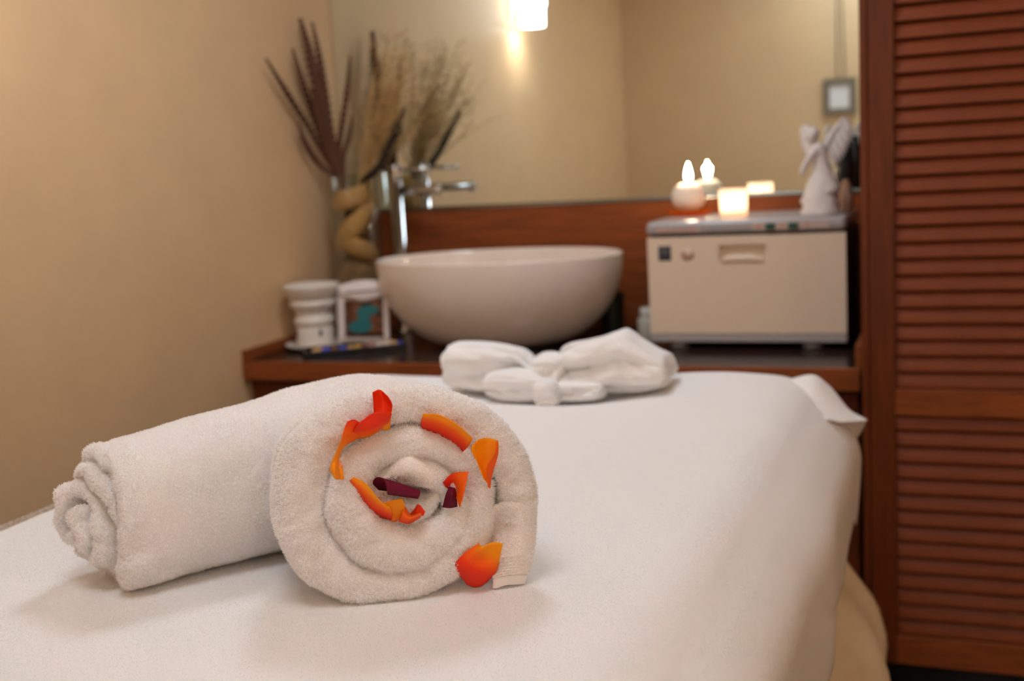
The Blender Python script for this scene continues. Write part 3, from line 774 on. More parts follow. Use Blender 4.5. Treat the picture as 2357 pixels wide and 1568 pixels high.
mesh('wing', *wing(wr, wr + np.array([0.050, 0.012, 0.076]), np.array([0.034, 0.0, -0.040])), M['statue'], s_)
wl = hip + np.array([-0.012, 0.010, 0.062])
mesh('wing', *wing(wl, wl + np.array([-0.028, 0.02, 0.062]), np.array([-0.026, 0.0, -0.022]), 7), M['statue'], s_)

bb = np.array([-0.2755, 3.06, ZT])
o = single('black_vase', *lathe([(0.016, 0), (0.018, 0.004), (0.016, 0.05), (0.026, 0.09), (0.024, 0.115), (0.012, 0.165), (0.010, 0.185), (0.008, 0.186)], bb, 28), M['black'], bb)
tag(o, 'slender black vase half hidden behind the angel figurine', 'vase')
eb = np.array([-0.2690, 2.985, ZT])
o = single('cream_bottle', *lathe([(0.010, 0), (0.013, 0.004), (0.015, 0.035), (0.012, 0.065), (0.006, 0.078), (0.002, 0.080)], eb, 24), mat('cream_bottle_glaze', (0.62, 0.42, 0.30), 0.35), eb)
tag(o, 'small cream oval bottle right of the angel figurine', 'bottle')

# ------------------------------------------------------------------ picture on the rear wall (seen in the mirror)
px0, px1, pz0, pz1 = -0.700, -0.528, 1.364, 1.556
k = empty('hanging_picture', ((px0 + px1) / 2, YR, pz0)); tag(k, 'small square picture hanging by cords on the rear wall, seen in the mirror', 'picture')
fr = merge(boxVF(px0, px1, YR + .001, YR + .022, pz0, pz0 + .034), boxVF(px0, px1, YR + .001, YR + .022, pz1 - .034, pz1),
           boxVF(px0, px0 + .034, YR + .001, YR + .022, pz0 + .034, pz1 - .034), boxVF(px1 - .034, px1, YR + .001, YR + .022, pz0 + .034, pz1 - .034))
mesh('frame', *fr, M['pic_tan'], k, smooth=False)
mesh('print', *boxVF(px0 + .034, px1 - .034, YR + .001, YR + .012, pz0 + .034, pz1 - .034), M['pic_white'], k, smooth=False)
for x in (px0 + 0.075, px1 - 0.060):
    mesh('cord', *tube([(x, YR + .008, pz1 - 0.001), (0.3 * x + 0.7 * (px0 + px1) / 2, YR + .006, ZC - 0.02)], 0.0035, 6), M['pic_tan'], k)

# ------------------------------------------------------------------ massage bed, under-sheet, towelling sheet
BX0, BX1, BY0, BY1 = -1.122, -0.225, 0.20, 2.045
b_ = empty('massage_table', ((BX0 + BX1) / 2, (BY0 + BY1) / 2, 0)); tag(b_, 'padded massage table hidden under the white sheets', 'massage table')
box('mattress', BX0 + .01, BX1 - .012, BY0 + .01, BY1 - .02, BZ - 0.10, BZ - 0.018, M['vinyl'], b_, 0.03, 4)
box('frame', BX0 + .05, BX1 - .05, BY0 + .05, BY1 - .06, BZ - 0.17, BZ - 0.101, M['legwood'], b_, 0.004)
for x in (BX0 + .10, BX1 - .10):
    for y in (BY0 + .12, BY1 - .14):
        box('leg', x - .03, x + .03, y - .03, y + .03, 0, BZ - 0.1705, M['legwood'], b_, 0.004)

def bed_top(x, y):
    """height of the sheet on the bed: soft padding, raised head end, hollow under the bow"""
    z = BZ
    s = max(0.0, (y - 1.30) / 0.75)
    u = (x - BX0) / (BX1 - BX0)
    z += 0.018 * s * s * (0.25 + 0.75 * math.exp(-((u - 0.80) / 0.22) ** 2)) * 1.35
    z -= 0.024 * math.exp(-(((x + 0.66) / 0.17) ** 2 + ((y - 1.90) / 0.085) ** 2))
    z += 0.0022 * nz((x, y, 0), 5.0) + 0.0012 * nz((x, y, 3), 14.0)
    return z
RC = 0.10      # rounding of the bed edge
def drape(x, y, dx, dy):
    """x,y clamped on the bed; dx,dy = cloth length beyond the right/left and far/near edges"""
    return x, y

def make_sheet():
    """cloth: top with rounded edges, hanging left, right and at the far end"""
    # cross-section (u) goes left hem -> left edge -> top -> right edge -> right hem ; v runs near -> far
    nu_top, nv = 110, 190
    hangR, hangL = 1.0, 0.20
    us = []
    prof = []
    for i in range(12): prof.append(('L', hangL * (1 - i / 12)))
    for i in range(nu_top + 1): prof.append(('T', i / nu_top))
    for i in range(1, 27): prof.append(('R', hangR * i / 26))
    V = []
    ys = np.concatenate([np.linspace(BY0 - 0.02, BY1 - 0.05, nv - 40), np.linspace(BY1 - 0.05, BY1 + 0.0, 16)[1:], np.full(25, BY1)])
    hangF = np.concatenate([np.zeros(nv - 40 + 15), np.linspace(0.004, 0.16, 25)])
    for j, (y, hf) in enumerate(zip(ys, hangF)):
        # far edge rounding
        e = max(0.0, (y - (BY1 - 0.05)) / 0.05)
        dzf = 0.022 * (1 - math.sqrt(max(0.0, 1 - e * e)))
        for kind, q in prof:
            if kind == 'T':
                x = BX0 + q * (BX1 - BX0)
                z = bed_top(x, min(y, BY1)) - dzf
                for ed, sg in ((x - BX0, 1), (BX1 - x, 1)):
                    rc = RC if ed == BX1 - x else 0.03
                    if ed < rc:
                        t = 1 - ed / rc
                        z -= (0.036 if rc == RC else 0.016) * t ** 3.0
                y2 = y
            elif kind == 'L':
                x = BX0 - 0.004; z = bed_top(BX0, min(y, BY1)) - 0.016 - q - dzf; y2 = y
            else:
                s = q; hang = 0.215 + 0.085 * (2.0 - min(y, 2.0)); ql = s * hang
                rip = math.sin(y * 9.0 + 0.6) * 0.010 * s + math.sin(y * 21 + 1.3) * 0.004 * s
                fade = min(1.0, max(0.0, (BY1 - 0.05 - y) / 0.25))
                x = BX1 + 0.003 + 0.061 * math.sin(math.pi / 2 * min(1, ql / 0.10)) - 0.012 * s * s + rip * fade + 0.010 * s * fade * math.sin(y * 4)
                z = bed_top(BX1, min(y, BY1)) - 0.036 - ql - dzf
                y2 = y
            if hf > 0:
                k_ = min(1.0, max(0.0, min(BX1 - x, x - BX0) / 0.12)) if kind == 'T' else 0.0
                z -= hf * k_; y2 = BY1 + 0.006 + 0.05 * hf + 0.01 * math.sin(x * 14) * hf / 0.16
                if kind != 'T': y2 -= 0.0
            V.append((x, y2, z))
    return V, gridF(len(ys), len(prof))
V, F = make_sheet()
V_SHEET, F_SHEET = V, F
sh = empty('towelling_sheet', ((BX0 + BX1) / 2, (BY0 + BY1) / 2, BZ)); tag(sh, 'white terry towelling sheet spread over the massage bed', 'bed sheet')
top = mesh('spread', V, F, M['sheet'], sh)
top.modifiers.new('thick', 'SOLIDIFY').thickness = 0.003
# corner of the sheet sticking out at the far right
yk = BY1
ctrl = [[(1800, 862), (1868, 858), (1905, 884), (1925, 905)],
        [(1815, 900), (1870, 895), (1925, 922), (1958, 945)],
        [(1840, 935), (1885, 940), (1945, 962), (1997, 966)],
        [(1860, 960), (1905, 962), (1935, 972), (1975, 972)]]
cy = [[-0.02, -0.01, 0.0, 0.01], [-0.06, -0.05, -0.03, 0.0], [-0.10, -0.09, -0.07, -0.02], [-0.13, -0.12, -0.095, -0.05]]
G = np.array([[atY(p[0], p[1], yk - 0.03 + 0.8 * cy[i][j]) for j, p in enumerate(r)] for i, r in enumerate(ctrl)])
G[:, 0, 2] -= 0.012; G[:, 1, 2] -= 0.003
A = np.array([cr(G[:, j], 16) for j in range(4)]).transpose(1, 0, 2)
A = np.array([cr(A[i], 18) for i in range(16)])
cf = mesh('corner_fold', A.reshape(-1, 3), gridF(16, 18), M['sheet'], sh)
cf.modifiers.new('thick', 'SOLIDIFY').thickness = 0.003
# underside of that corner
ctrl = [[(1905, 962), (1940, 972), (1970, 974), (1996, 966)], [(1928, 985), (1950, 995), (1970, 995), (1985, 990)], [(1945, 1015), (1955, 1022), (1963, 1022), (1968, 1016)]]
G = np.array([[atY(p[0], p[1], yk - 0.06 + 0.02 * i + 0.01 * j) for j, p in enumerate(r)] for i, r in enumerate(ctrl)])
A = np.array([cr(G[:, j], 10) for j in range(4)]).transpose(1, 0, 2)
A = np.array([cr(A[i], 14) for i in range(10)])
cu = mesh('corner_underside', A.reshape(-1, 3), gridF(10, 14), M['sheet'], sh)
cu.modifiers.new('thick', 'SOLIDIFY').thickness = 0.003

# cream under-sheet hanging lower on the right
V = []
ys = np.linspace(BY0, BY1 - 0.01, 120)
for y in ys:
    for q in np.linspace(0, 0.66, 30):
        f = float(np.interp(q, [0, .1, .19, .25, .33, .40, .5, .66], [0.0, .010, .018, .034, .092, .110, .098, .090]))
        s = q / 0.66
        x = BX1 - 0.004 + f + 0.030 * s * s * math.sin((y - BY1) * 26) + 0.010 * s * s * math.sin(y * 41)
        V.append((x, y - 0.02 * s, BZ - 0.062 - q))
us_ = single('under_sheet', V, gridF(120, 30), M['cream'], (BX1, BY1, 0.1))
us_.modifiers.new('thick', 'SOLIDIFY').thickness = 0.002
tag(us_, 'cream cotton under-sheet hanging down the right side of the bed', 'bed sheet')

# ------------------------------------------------------------------ towel tied in a bow at the head end
BWY = 1.90
bw = empty('towel_bow', (-0.66, BWY, BZ - 0.015)); tag(bw, 'white towel tied in a bow lying at the head end of the bed', 'towel')
def puff(name, secs, yc, dep, folds=3, amp=0.06, seed=0.0, n=56, m=56, knot=None, ex=0.75):
    """a bunched loop of towel: secs = (px, top py, bottom py); pleats run from the knot end and fade outwards"""
    S = cr([[*atY(x, 0.5 * (a + b), yc)[[0, 2]], 0.5 * (atY(x, a, yc)[2] - atY(x, b, yc)[2])] for x, a, b in secs], n)
    V = []
    for i, (x, z, h) in enumerate(S):
        s = i / (n - 1)
        e = min(s, 1 - s) if knot is None else (1 - s if knot == 0 else s)
        d = dep * (0.55 + 0.45 * math.sin(math.pi * min(max(s, .12), .88)) ** 0.6) * min(1.0, (e / 0.05 + 0.25) ** 0.6)
        pl = 0.35 if knot is None else (1 - s if knot == 0 else s) * 0.2 + (s if knot == 1 else 1 - s) ** 2 * 0.9
        for j in range(m):
            a = 2 * math.pi * j / m
            ca, sa = math.cos(a), math.sin(a)
            cre = abs(math.sin(folds * a * 0.5 + 2.2 * s + seed + 0.6 * math.sin(3 * a + seed)))
            k_ = 1 - 2.6 * amp * pl * (1 - cre) ** 2.2 + 0.10 * nz((x * 3, ca, sa), 1.6, seed) + 0.05 * nz((x * 9, ca * 2, sa * 2), 1.9, seed + 3)
            rid = 1 - 2.2 * abs(nz((x * 5.5 + 0.4 * sa, ca * 1.3, sa * 1.3), 2.0, seed + 11))
            k_ -= 0.16 * max(0.0, rid - 0.45)
            V.append((x + 0.006 * nz((ca, sa, s * 2), 1.5, seed), yc + d * math.copysign(abs(ca) ** ex, ca) * k_, z + h * math.copysign(abs(sa) ** ex, sa) * (0.35 * k_ + 0.65 * (1 + (k_ - 1) * .6))))
    F = gridF(n, m, True) + [tuple(range(m)), tuple((n - 1) * m + j for j in range(m))]
    return mesh(name, V, F, M['sheet'], bw)
puff('loop', [(1036, 836, 850), (1038, 815, 866), (1041, 797, 880), (1056, 787, 892), (1100, 787, 898), (1148, 792, 898), (1185, 799, 895), (1205, 808, 893), (1230, 832, 890), (1262, 845, 886)], BWY + 0.01, 0.055, 5, 0.42, 0.3, knot=1)
puff('loop', [(1264, 842, 884), (1290, 822, 892), (1310, 792, 898), (1345, 782, 902), (1395, 770, 905), (1440, 755, 907), (1474, 778, 905), (1510, 802, 898), (1534, 814, 890), (1541, 828, 876), (1543, 846, 858)], BWY + 0.015, 0.062, 7, 0.42, 1.4, knot=0)
puff('knot', [(1236, 826, 886), (1246, 814, 894), (1272, 811, 900), (1294, 818, 898), (1304, 830, 888)], BWY - 0.012, 0.050, 5, 0.3, 0.8)
puff('tail', [(1122, 868, 895), (1128, 858, 906), (1165, 849, 922), (1210, 850, 928), (1244, 860, 926), (1256, 870, 912)], BWY - 0.052, 0.035, 4, 0.35, 2.1)
puff('tail', [(1228, 885, 918), (1240, 872, 933), (1262, 870, 937), (1278, 878, 933), (1286, 888, 920)], BWY - 0.070, 0.030, 5, 0.3, 0.1)
puff('tail', [(1268, 874, 914), (1300, 870, 922), (1345, 874, 921), (1380, 878, 918), (1392, 884, 912)], BWY - 0.032, 0.040, 5, 0.35, 1.0)

# ------------------------------------------------------------------ rolled towel with flower petals
NF = np.array([0.5, -0.8660254, 0.0])                 # the spiral end looks this way
E1 = np.array([0.8660254, 0.5, 0.0]); E2 = np.array([0, 0, 1.0])
FC = np.array([-0.533, 0.940, 0.909])                 # centre of the spiral end
def onface(px, py, c=0.0):
    d = _ray(px, py); p0 = FC + NF * c
    return CAM + d * (((p0 - CAM) @ NF) / (d @ NF))
tw = empty('rolled_towel', (-0.62, 1.0, BZ)); tag(tw, 'white terry towel rolled up and bent, petals tucked in its spiral end', 'towel')
PILE = []          # (verts, faces, length, density scale)

def sweep_body():
    ctr = [(-.822, .916), (-.780, .975), (-.728, 1.052), (-.690, 1.108), (-.640, 1.128), (-.592, 1.080), (-.565, 1.020), (-.547, .972)]
    rr = [.074, .078, .083, .086, .090, .092, .096, .098]
    P = cr([(x, y, r) for (x, y), r in zip(ctr, rr)], 110)
    V, m = [], 72
    for i in range(len(P)):
        t = P[min(i + 1, len(P) - 1), :2] - P[max(i - 1, 0), :2]; t /= np.linalg.norm(t)
        sd = np.array([t[1], -t[0]])
        r = P[i, 2]; s = i / (len(P) - 1)
        endr = 1.0
        if s < 0.05: endr = 0.93 + 0.07 * math.sin(math.pi / 2 * s / 0.05)
        if s > 0.94: endr = 1 - 0.05 * ((s - 0.94) / 0.06) ** 2
        for j in range(m):
            a = 2 * math.pi * j / m
            ca, sa = math.cos(a), math.sin(a)
            ex = 0.86
            x = r * endr * math.copysign(abs(ca) ** ex, ca); z = r * endr * math.copysign(abs(sa) ** ex, sa)
            p = np.array([P[i, 0] + sd[0] * x, P[i, 1] + sd[1] * x, BZ + r + z])
            if p[2] < BZ + 0.004: p[2] = BZ + 0.004 + 0.1 * (p[2] - BZ - 0.004)
            q = 0.004 * nz(p, 14) + 0.0018 * nz(p, 45)
            V.append(p + np.array([sd[0] * ca, sd[1] * ca, sa]) * q)
    F = gridF(len(P), m, True)
    c0, c1 = len(V), len(V) + 1
    V.append(np.array([P[0, 0], P[0, 1], BZ + P[0, 2]])); V.append(np.array([P[-1, 0], P[-1, 1], BZ + P[-1, 2]]))
    n = len(P)
    F += [(c0, (j + 1) % m, j) for j in range(m)] + [(c1, (n - 1) * m + j, (n - 1) * m + (j + 1) % m) for j in range(m)]
    return V, F
V, F = sweep_body()
mesh('rolled_body', V, F, M['terry'], tw); PILE.append((V, F, 0.0025, 1.0))

def sheet_spiral(C2, hs, ds, off, origin, e1, e2, nrm, ns=260, seed=0.0, rough=0.0025, taper=1.6):
    """a thick soft sheet standing on a 2-D curve C2; rounded front rim at axial 0, running back by ds"""
    C = cr(np.column_stack([np.asarray(C2, float), hs, ds, off]), ns)
    sec = [(1.0, -1.0), (1.0, -0.5), (1.0, -0.2), (1.0, 0.0)]
    rimn = 9
    V = []
    for i in range(ns):
        t = C[min(i + 1, ns - 1), :2] - C[max(i - 1, 0), :2]; t /= np.linalg.norm(t) + 1e-9
        nn = np.array([-t[1], t[0]])
        a0, b0, h, d, o_ = C[i]
        h = max(h, 0.003)
        pts = [(h, -d), (h, -d * .6), (h, -d * .3), (h, -h * .4)]
        for q in range(rimn):
            fi = math.pi * (q + 0.5) / rimn
            pts.append((h * math.cos(fi), h * 0.85 * math.sin(fi) - h * .1))
        pts += [(-h, -h * .4), (-h, -d * .3), (-h, -d * .6), (-h, -d)]
        for nn_, ax in pts:
            tp_ = 1 + taper * min(0.0, ax)
            p = origin + e1 * (a0 + nn[0] * nn_) * tp_ + e2 * (b0 + nn[1] * nn_) * tp_ + nrm * (ax + o_)
            p = p + (e1 * nz(p, 40, seed) + e2 * nz(p, 40, seed + 5) + nrm * nz(p, 40, seed + 9)) * rough
            p = p + nrm * 0.003 * nz(p, 110, seed)
            if p[2] < BZ + 0.002: p[2] = BZ + 0.002
            V.append(p)
    m = len(pts)
    F = gridF(ns, m)
    F += [tuple(range(m)), tuple((ns - 1) * m + j for j in reversed(range(m)))]
    return V, F
# spiral seen on the end facing the camera (measured centre line, half thickness in px)
SPX = [(1192, 1195, 40), (1190, 1120, 44), (1150, 1030, 46), (1068, 962, 44), (965, 932, 42), (860, 940, 44), (770, 985, 50), (710, 1050, 58), (690, 1140, 62),
       (703, 1232, 60), (755, 1305, 54), (842, 1346, 48), (950, 1332, 46), (1040, 1278, 44), (1092, 1205, 40), (1100, 1120, 33), (1065, 1055, 33), (1000, 1022, 36),
       (925, 1020, 38), (858, 1042, 42), (812, 1092, 50), (806, 1168, 56), (846, 1236, 58), (920, 1264, 57), (1000, 1240, 50), (1052, 1190, 34), (1048, 1140, 28), (1010, 1098, 28),
       (955, 1075, 28), (905, 1085, 28), (872, 1115, 27), (866, 1152, 26), (898, 1176, 25), (945, 1178, 24), (982, 1162, 20), (1000, 1140, 12), (1000, 1122, 5)]
PPM = 2410.0
pts = [onface(x, y) for x, y, h in SPX]
C2 = [((p - FC) @ E1, (p - FC) @ E2) for p in pts]
ns_ = len(SPX)
hs = [h / PPM for _, _, h in SPX]
ds = [0.11] * 5 + [0.10] * 4 + [0.07] * (ns_ - 9)
off = [0.0 if i < 12 else 0.003 * min(1, (i - 12) / 4) - 0.003 * max(0, min(1, (i - 24) / 6)) for i in range(ns_)]
V, F = sheet_spiral(C2, hs, ds, off, FC, E1, E2, NF, 420)
mesh('spiral_layers', V, F, M['terry'], tw); PILE.append((V, F, 0.0033, 1.15))

# smooth inner corner peeping from the core
core = [[(878, 1098, .006), (905, 1062, .008), (935, 1040, .006), (965, 1052, .006), (1000, 1085, .004)],
        [(880, 1104, .012), (910, 1078, .016), (940, 1060, .018), (970, 1072, .016), (1005, 1098, .010)],
        [(885, 1110, .010), (915, 1098, .017), (945, 1090, .020), (975, 1098, .018), (1008, 1115, .010)],
        [(890, 1112, .002), (918, 1112, .006), (945, 1116, .008), (975, 1122, .008), (1005, 1128, .004)]]
G = np.array([[onface(*p) for p in r] for r in core])
A = np.array([cr(G[:, j], 16) for j in range(5)]).transpose(1, 0, 2); A = np.array([cr(A[i], 22) for i in range(16)])
VF_ = (A.reshape(-1, 3), gridF(16, 22))
cw = mesh('inner_corner', *VF_, M['hem'], tw); cw.modifiers.new('thick', 'SOLIDIFY').thickness = 0.004
PILE.append((np.array(A[3:]).reshape(-1, 3), gridF(13, 22), 0.0020, 0.9))

# outer end of the towel: flap hanging to the bed, ribbed border and flat hem
flap = [[(1128, 1170, .004), (1160, 1160, .012), (1200, 1160, .014), (1234, 1170, .000)],
        [(1126, 1215, -.006), (1155, 1205, .000), (1200, 1205, .014), (1234, 1215, .002)],
        [(1122, 1262, -.004), (1158, 1256, .010), (1198, 1252, .015), (1231, 1262, .004)],
        [(1128, 1305, .006), (1162, 1300, .014), (1196, 1298, .015), (1224, 1302, .006)],
        [(1134, 1335, .010), (1164, 1328, .015), (1192, 1325, .014), (1214, 1325, .008)],
        [(1134, 1360, .010), (1162, 1348, .013), (1188, 1346, .012), (1208, 1345, .007)]]
G = np.array([[onface(*p) for p in r] for r in flap])
nr, ncl = 90, 30
A = np.array([cr(G[:, j], nr) for j in range(4)]).transpose(1, 0, 2); A = np.array([cr(A[i], ncl) for i in range(nr)])
for i in range(nr):
    s = i / (nr - 1)
    rib = 0.0011 * math.sin(s * 150) * (1 if 0.50 < s < 0.80 else 0.0)
    for j in range(ncl):
        A[i, j] += NF * (rib + 0.0006 * nz(A[i, j], 300) * (s < .8))
        A[i, j, 2] = max(A[i, j, 2], BZ + 0.0015)
fl = mesh('flap_hem', A.reshape(-1, 3), gridF(nr, ncl), M['hem'], tw); fl.modifiers.new('thick', 'SOLIDIFY').thickness = 0.005
PILE.append((A[:50].reshape(-1, 3), gridF(50, ncl), 0.0030, 1.2))
PILE.append((A[48:70].reshape(-1, 3), gridF(22, ncl), 0.0016, 0.9))

# folded layers on the other end
NL = np.array([-0.52, -0.854, 0.0]); EL1 = np.array([0.854, -0.52, 0.0])
LC = np.array([-.822, .916, BZ + 0.075])
LS, LO, LH = [], [], []
nL = 64
for i in range(nL):
    q = i / (nL - 1); th = -1.15 + q * 2 * math.pi * 3.35
    r = 0.0675 * (1 - 0.80 * q ** 0.95)
    ca, sa = math.cos(th), math.sin(th)
    sq = (abs(ca) ** 3.2 + abs(sa) ** 3.2) ** (-1 / 3.2)
    wob = 1 + 0.10 * math.sin(2 * th + 5 * q) * q + 0.09 * math.sin(3 * th + 1.0 + 3 * q) * (0.3 + q)
    LS.append((r * ca * sq * wob - 0.012 * q, r * sa * sq * wob * 1.04 - 0.004 * q))
    LO.append(0.001 + 0.0035 * math.sin(i * 0.55) + 0.034 * max(0.0, (q - 0.30) / 0.70) ** 0.9 + 0.007 * max(0, -ca) * q * 2)
    LH.append(0.0074 + 0.0016 * math.sin(i * 0.8))
V, F = sheet_spiral(LS, LH, [0.06] * nL, LO, LC, EL1, E2, NL, 420, 3.0, 0.006, 0.0)
mesh('end_folds', V, F, M['terry'], tw); PILE.append((V, F, 0.0034, 1.1))

# terry pile: short soft loops standing on the towel
def make_pile(parts, dens, rad, lean=0.9, npt=4):
    roots, nrms, lens = [], [], []
    for V, F, ln, dsc in parts:
        V = np.asarray(V, float)
        tri = []
        for f in F:
            if len(f) > 4: continue
            tri.append((f[0], f[1], f[2]))
            if len(f) == 4: tri.append((f[0], f[2], f[3]))
        tri = np.array(tri)
        a, b, c = V[tri[:, 0]], V[tri[:, 1]], V[tri[:, 2]]
        cn = np.cross(b - a, c - a); ar = np.linalg.norm(cn, axis=1) * 0.5
        k = int(ar.sum() * 1e6 * dens * dsc)
        idx = RNG.choice(len(tri), k, p=ar / ar.sum())
        r1, r2 = np.sqrt(RNG.random(k)), RNG.random(k)
        p = a[idx] * (1 - r1)[:, None] + b[idx] * (r1 * (1 - r2))[:, None] + c[idx] * (r1 * r2)[:, None]
        nn = cn[idx] / (2 * ar[idx][:, None] + 1e-12)
        # outward: the side from which the camera half-space or the sky sees it
        roots.append(p); nrms.append(nn); lens.append(np.full(k, ln) * RNG.uniform(0.6, 1.25, k))
    return np.vstack(roots), np.vstack(nrms), np.concatenate(lens)
def orient(V, F):
    """consistent outward winding"""
    bm = bmesh.new(); vs = [bm.verts.new(tuple(v)) for v in V]
    for f in F:
        try: bm.faces.new([vs[i] for i in f])
        except ValueError: pass
    bmesh.ops.recalc_face_normals(bm, faces=bm.faces)
    bm.verts.index_update()
    Fo = [tuple(v.index for v in f.verts) for f in bm.faces]
    bm.free(); return Fo
def flip_to(V, F, d):
    """open patch: wind so that normals look along d"""
    V = np.asarray(V); f = F[len(F) // 2]
    n = np.cross(V[f[1]] - V[f[0]], V[f[2]] - V[f[0]])
    return F if n @ d > 0 else [tuple(reversed(q)) for q in F]
PARTS = []
for (V, F, ln, dsc), mode in zip(PILE, ('o', 'o', 'c', 'c', 'c', 'o')):
    PARTS.append((V, orient(V, F) if mode == 'o' else flip_to(V, F, NF), ln, dsc))
def pile_object(name, parts, dens, rad, parent, material, clump=330.0):
    P, N, Ln = make_pile(parts, dens, rad)
    k = len(P)
    # neighbouring loops lean together
    lean = np.array([[noise.noise(Vector((x * clump, y * clump, z * clump))), noise.noise(Vector((y * clump + 31, z * clump, x * clump))), noise.noise(Vector((z * clump + 7, x * clump + 17, y * clump)))] for x, y, z in P])
    rnd = RNG.normal(0, 1, (k, 3))
    d0 = N + 0.28 * rnd + 0.75 * lean
    d0 /= np.linalg.norm(d0, axis=1)[:, None]
    d1 = N * 0.45 + 0.5 * rnd + 1.15 * lean
    d1 /= np.linalg.norm(d1, axis=1)[:, None]
    q = np.empty((k, 4, 3))
    q[:, 0] = P - N * 0.0004
    q[:, 1] = q[:, 0] + d0 * (Ln * 0.40)[:, None]
    q[:, 2] = q[:, 1] + (0.6 * d0 + 0.4 * d1) * (Ln * 0.35)[:, None]
    q[:, 3] = q[:, 2] + (0.1 * d0 + 0.9 * d1) * (Ln * 0.30)[:, None]
    q[:, :, 2] = np.maximum(q[:, :, 2], BZ - 0.001)
    cu = bpy.data.hair_curves.new(name)
    cu.add_curves([4] * k)
    base = np.array(parent.location)
    cu.points.foreach_set('position', (q - base).astype(np.float32).ravel())
    rr = np.tile(np.array([1.0, 1.0, 0.9, 0.6]) * rad, k).astype(np.float32)
    cu.points.foreach_set('radius', rr)
    cu.materials.append(material)
    o = bpy.data.objects.new(name, cu); link(o, parent); o['kind'] = 'stuff'
    return o
pile_object('terry_pile', PARTS, 0.85, 0.00025, tw, M['pile'])
# shorter nap on the sheet around the towel
Vn, Fn = V_SHEET, [f for f in F_SHEET if 0.45 < V_SHEET[f[0]][1] < 1.75 and V_SHEET[f[0]][2] > BZ - 0.022 and V_SHEET[f[0]][0] > BX0 - 0.003]
Vn = np.array(Vn)
near = [f for f in Fn if Vn[f[0]][1] < 1.30]
mid = [f for f in Fn if 1.30 <= Vn[f[0]][1] < 1.55]
far = [f for f in Fn if Vn[f[0]][1] >= 1.55]
up = np.array([0.05, 0, 1.0])
pile_object('terry_nap', [(Vn, flip_to(Vn, near, up), 0.0012, 1.0), (Vn, flip_to(Vn, mid, up), 0.0010, 0.6), (Vn, flip_to(Vn, far, up), 0.0007, 0.35)], 0.40, 0.00021, sh, M['pile'], 260.0)

# ------------------------------------------------------------------ petals
def petal(rows, stops, label, run='v', nu=18, nv=18, thick=0.0005, name='flower_petal'):
    k = len(rows); c = len(rows[0])
    G = np.array([[onface(*p) for p in r] for r in rows])
    A = np.array([cr(G[:, j], nu) for j in range(c)]).transpose(1, 0, 2)
    A = np.array([cr(A[i], nv) for i in range(nu)])
    for i in range(nu):
        for j in range(nv):
            A[i, j] += NF * 0.0008 * nz(A[i, j], 90) 
            A[i, j, 2] = max(A[i, j, 2], BZ + 0.001)
    V = A.reshape(-1, 3)
    base = V[np.argmin(V[:, 2])].copy()
    o = single(name, V, gridF(nu, nv), petal_mat(name, stops), base)
    at = o.data.attributes.new('run', 'FLOAT', 'POINT')
    vals = []
    for i in range(nu):
        for j in range(nv):
            u, v = i / (nu - 1), j / (nv - 1)
            vals.append({'v': u, 'u': v, 'uv': 0.5 * u + 0.5 * v, 'u-v': 0.5 + 0.5 * (v - u), 'vu': 0.7 * u + 0.3 * v}[run])
    at.data.foreach_set('value', vals)
    o.modifiers.new('thick', 'SOLIDIFY').thickness = thick
    tag(o, label, 'petal', 'rose petals tucked in the rolled towel')
    return o
petal([[(880, 988, .010), (889, 990, .012), (897, 987, .010)], [(862, 955, .024), (882, 960, .022), (901, 953, .024)], [(859, 925, .028), (882, 925, .020), (903, 931, .028)], [(857, 903, .032), (874, 897, .020), (893, 912, .032)]],
      [(0, YEL), (0.22, YEL), (0.45, RED), (1, RED)], 'upright red-orange petal at the very top of the spiral')
petal([[(803, 1012, .006), (850, 1004, .008), (893, 978, .010)], [(815, 988, .026), (860, 978, .028), (897, 965, .030)], [(828, 972, .034), (862, 950, .036), (902, 953, .036)]],
      [(0, YEL), (0.12, ORA), (0.4, RED), (1, RED)], 'red petal lying across below the upright top petal')
petal([[(800, 970, .032), (815, 966, .034), (829, 973, .032)], [(793, 985, .032), (808, 990, .024), (832, 1002, .012)], [(784, 1015, .034), (790, 1018, .026), (797, 1024, .012)],
       [(766, 1058, .036), (776, 1050, .030), (783, 1045, .014)], [(760, 1080, .032), (770, 1082, .038), (779, 1072, .028)], [(769, 1099, .028), (775, 1104, .030), (784, 1098, .022)]],
      [(0, RED), (0.25, ORA), (0.5, YEL), (1, YEL)], 'long orange-to-yellow petal curling down the upper left of the spiral')
petal([[(779, 1062, .008), (786, 1058, .008)], [(776, 1085, .018), (789, 1082, .016)], [(775, 1104, .022), (792, 1104, .018)]], [(0, ORA), (0.5, YEL), (1, YEL)], 'small yellow petal tip at the left of the spiral')
petal([[(966, 992, .002), (1010, 1010, .002), (1045, 1030, .004), (1064, 1042, .010)], [(970, 968, .020), (1008, 980, .022), (1050, 1003, .024), (1078, 1028, .024)], [(974, 953, .024), (1012, 956, .030), (1055, 980, .032), (1088, 1010, .028)]],
      [(0, DRED), (0.35, RED), (0.62, ORA), (0.85, YEL), (1, YEL)], 'wide yellow-edged orange petal at the upper right of the spiral')
petal([[(1100, 1012, .030), (1122, 1008, .024), (1145, 1014, .030), (1146, 1019, .034)], [(1084, 1034, .029), (1118, 1035, .023), (1147, 1038, .029), (1138, 1048, .038)], [(1098, 1065, .028), (1115, 1068, .022), (1143, 1062, .028), (1121, 1075, .040)],
       [(1112, 1100, .026), (1122, 1098, .023), (1133, 1095, .026), (1121, 1097, .038)], [(1120, 1110, .024), (1124, 1116, .024), (1129, 1125, .026), (1124, 1122, .030)]],
      [(0, YEL), (0.55, YEL), (0.68, ORA), (1, ORA)], 'folded yellow petal at the right edge of the spiral', 'u')
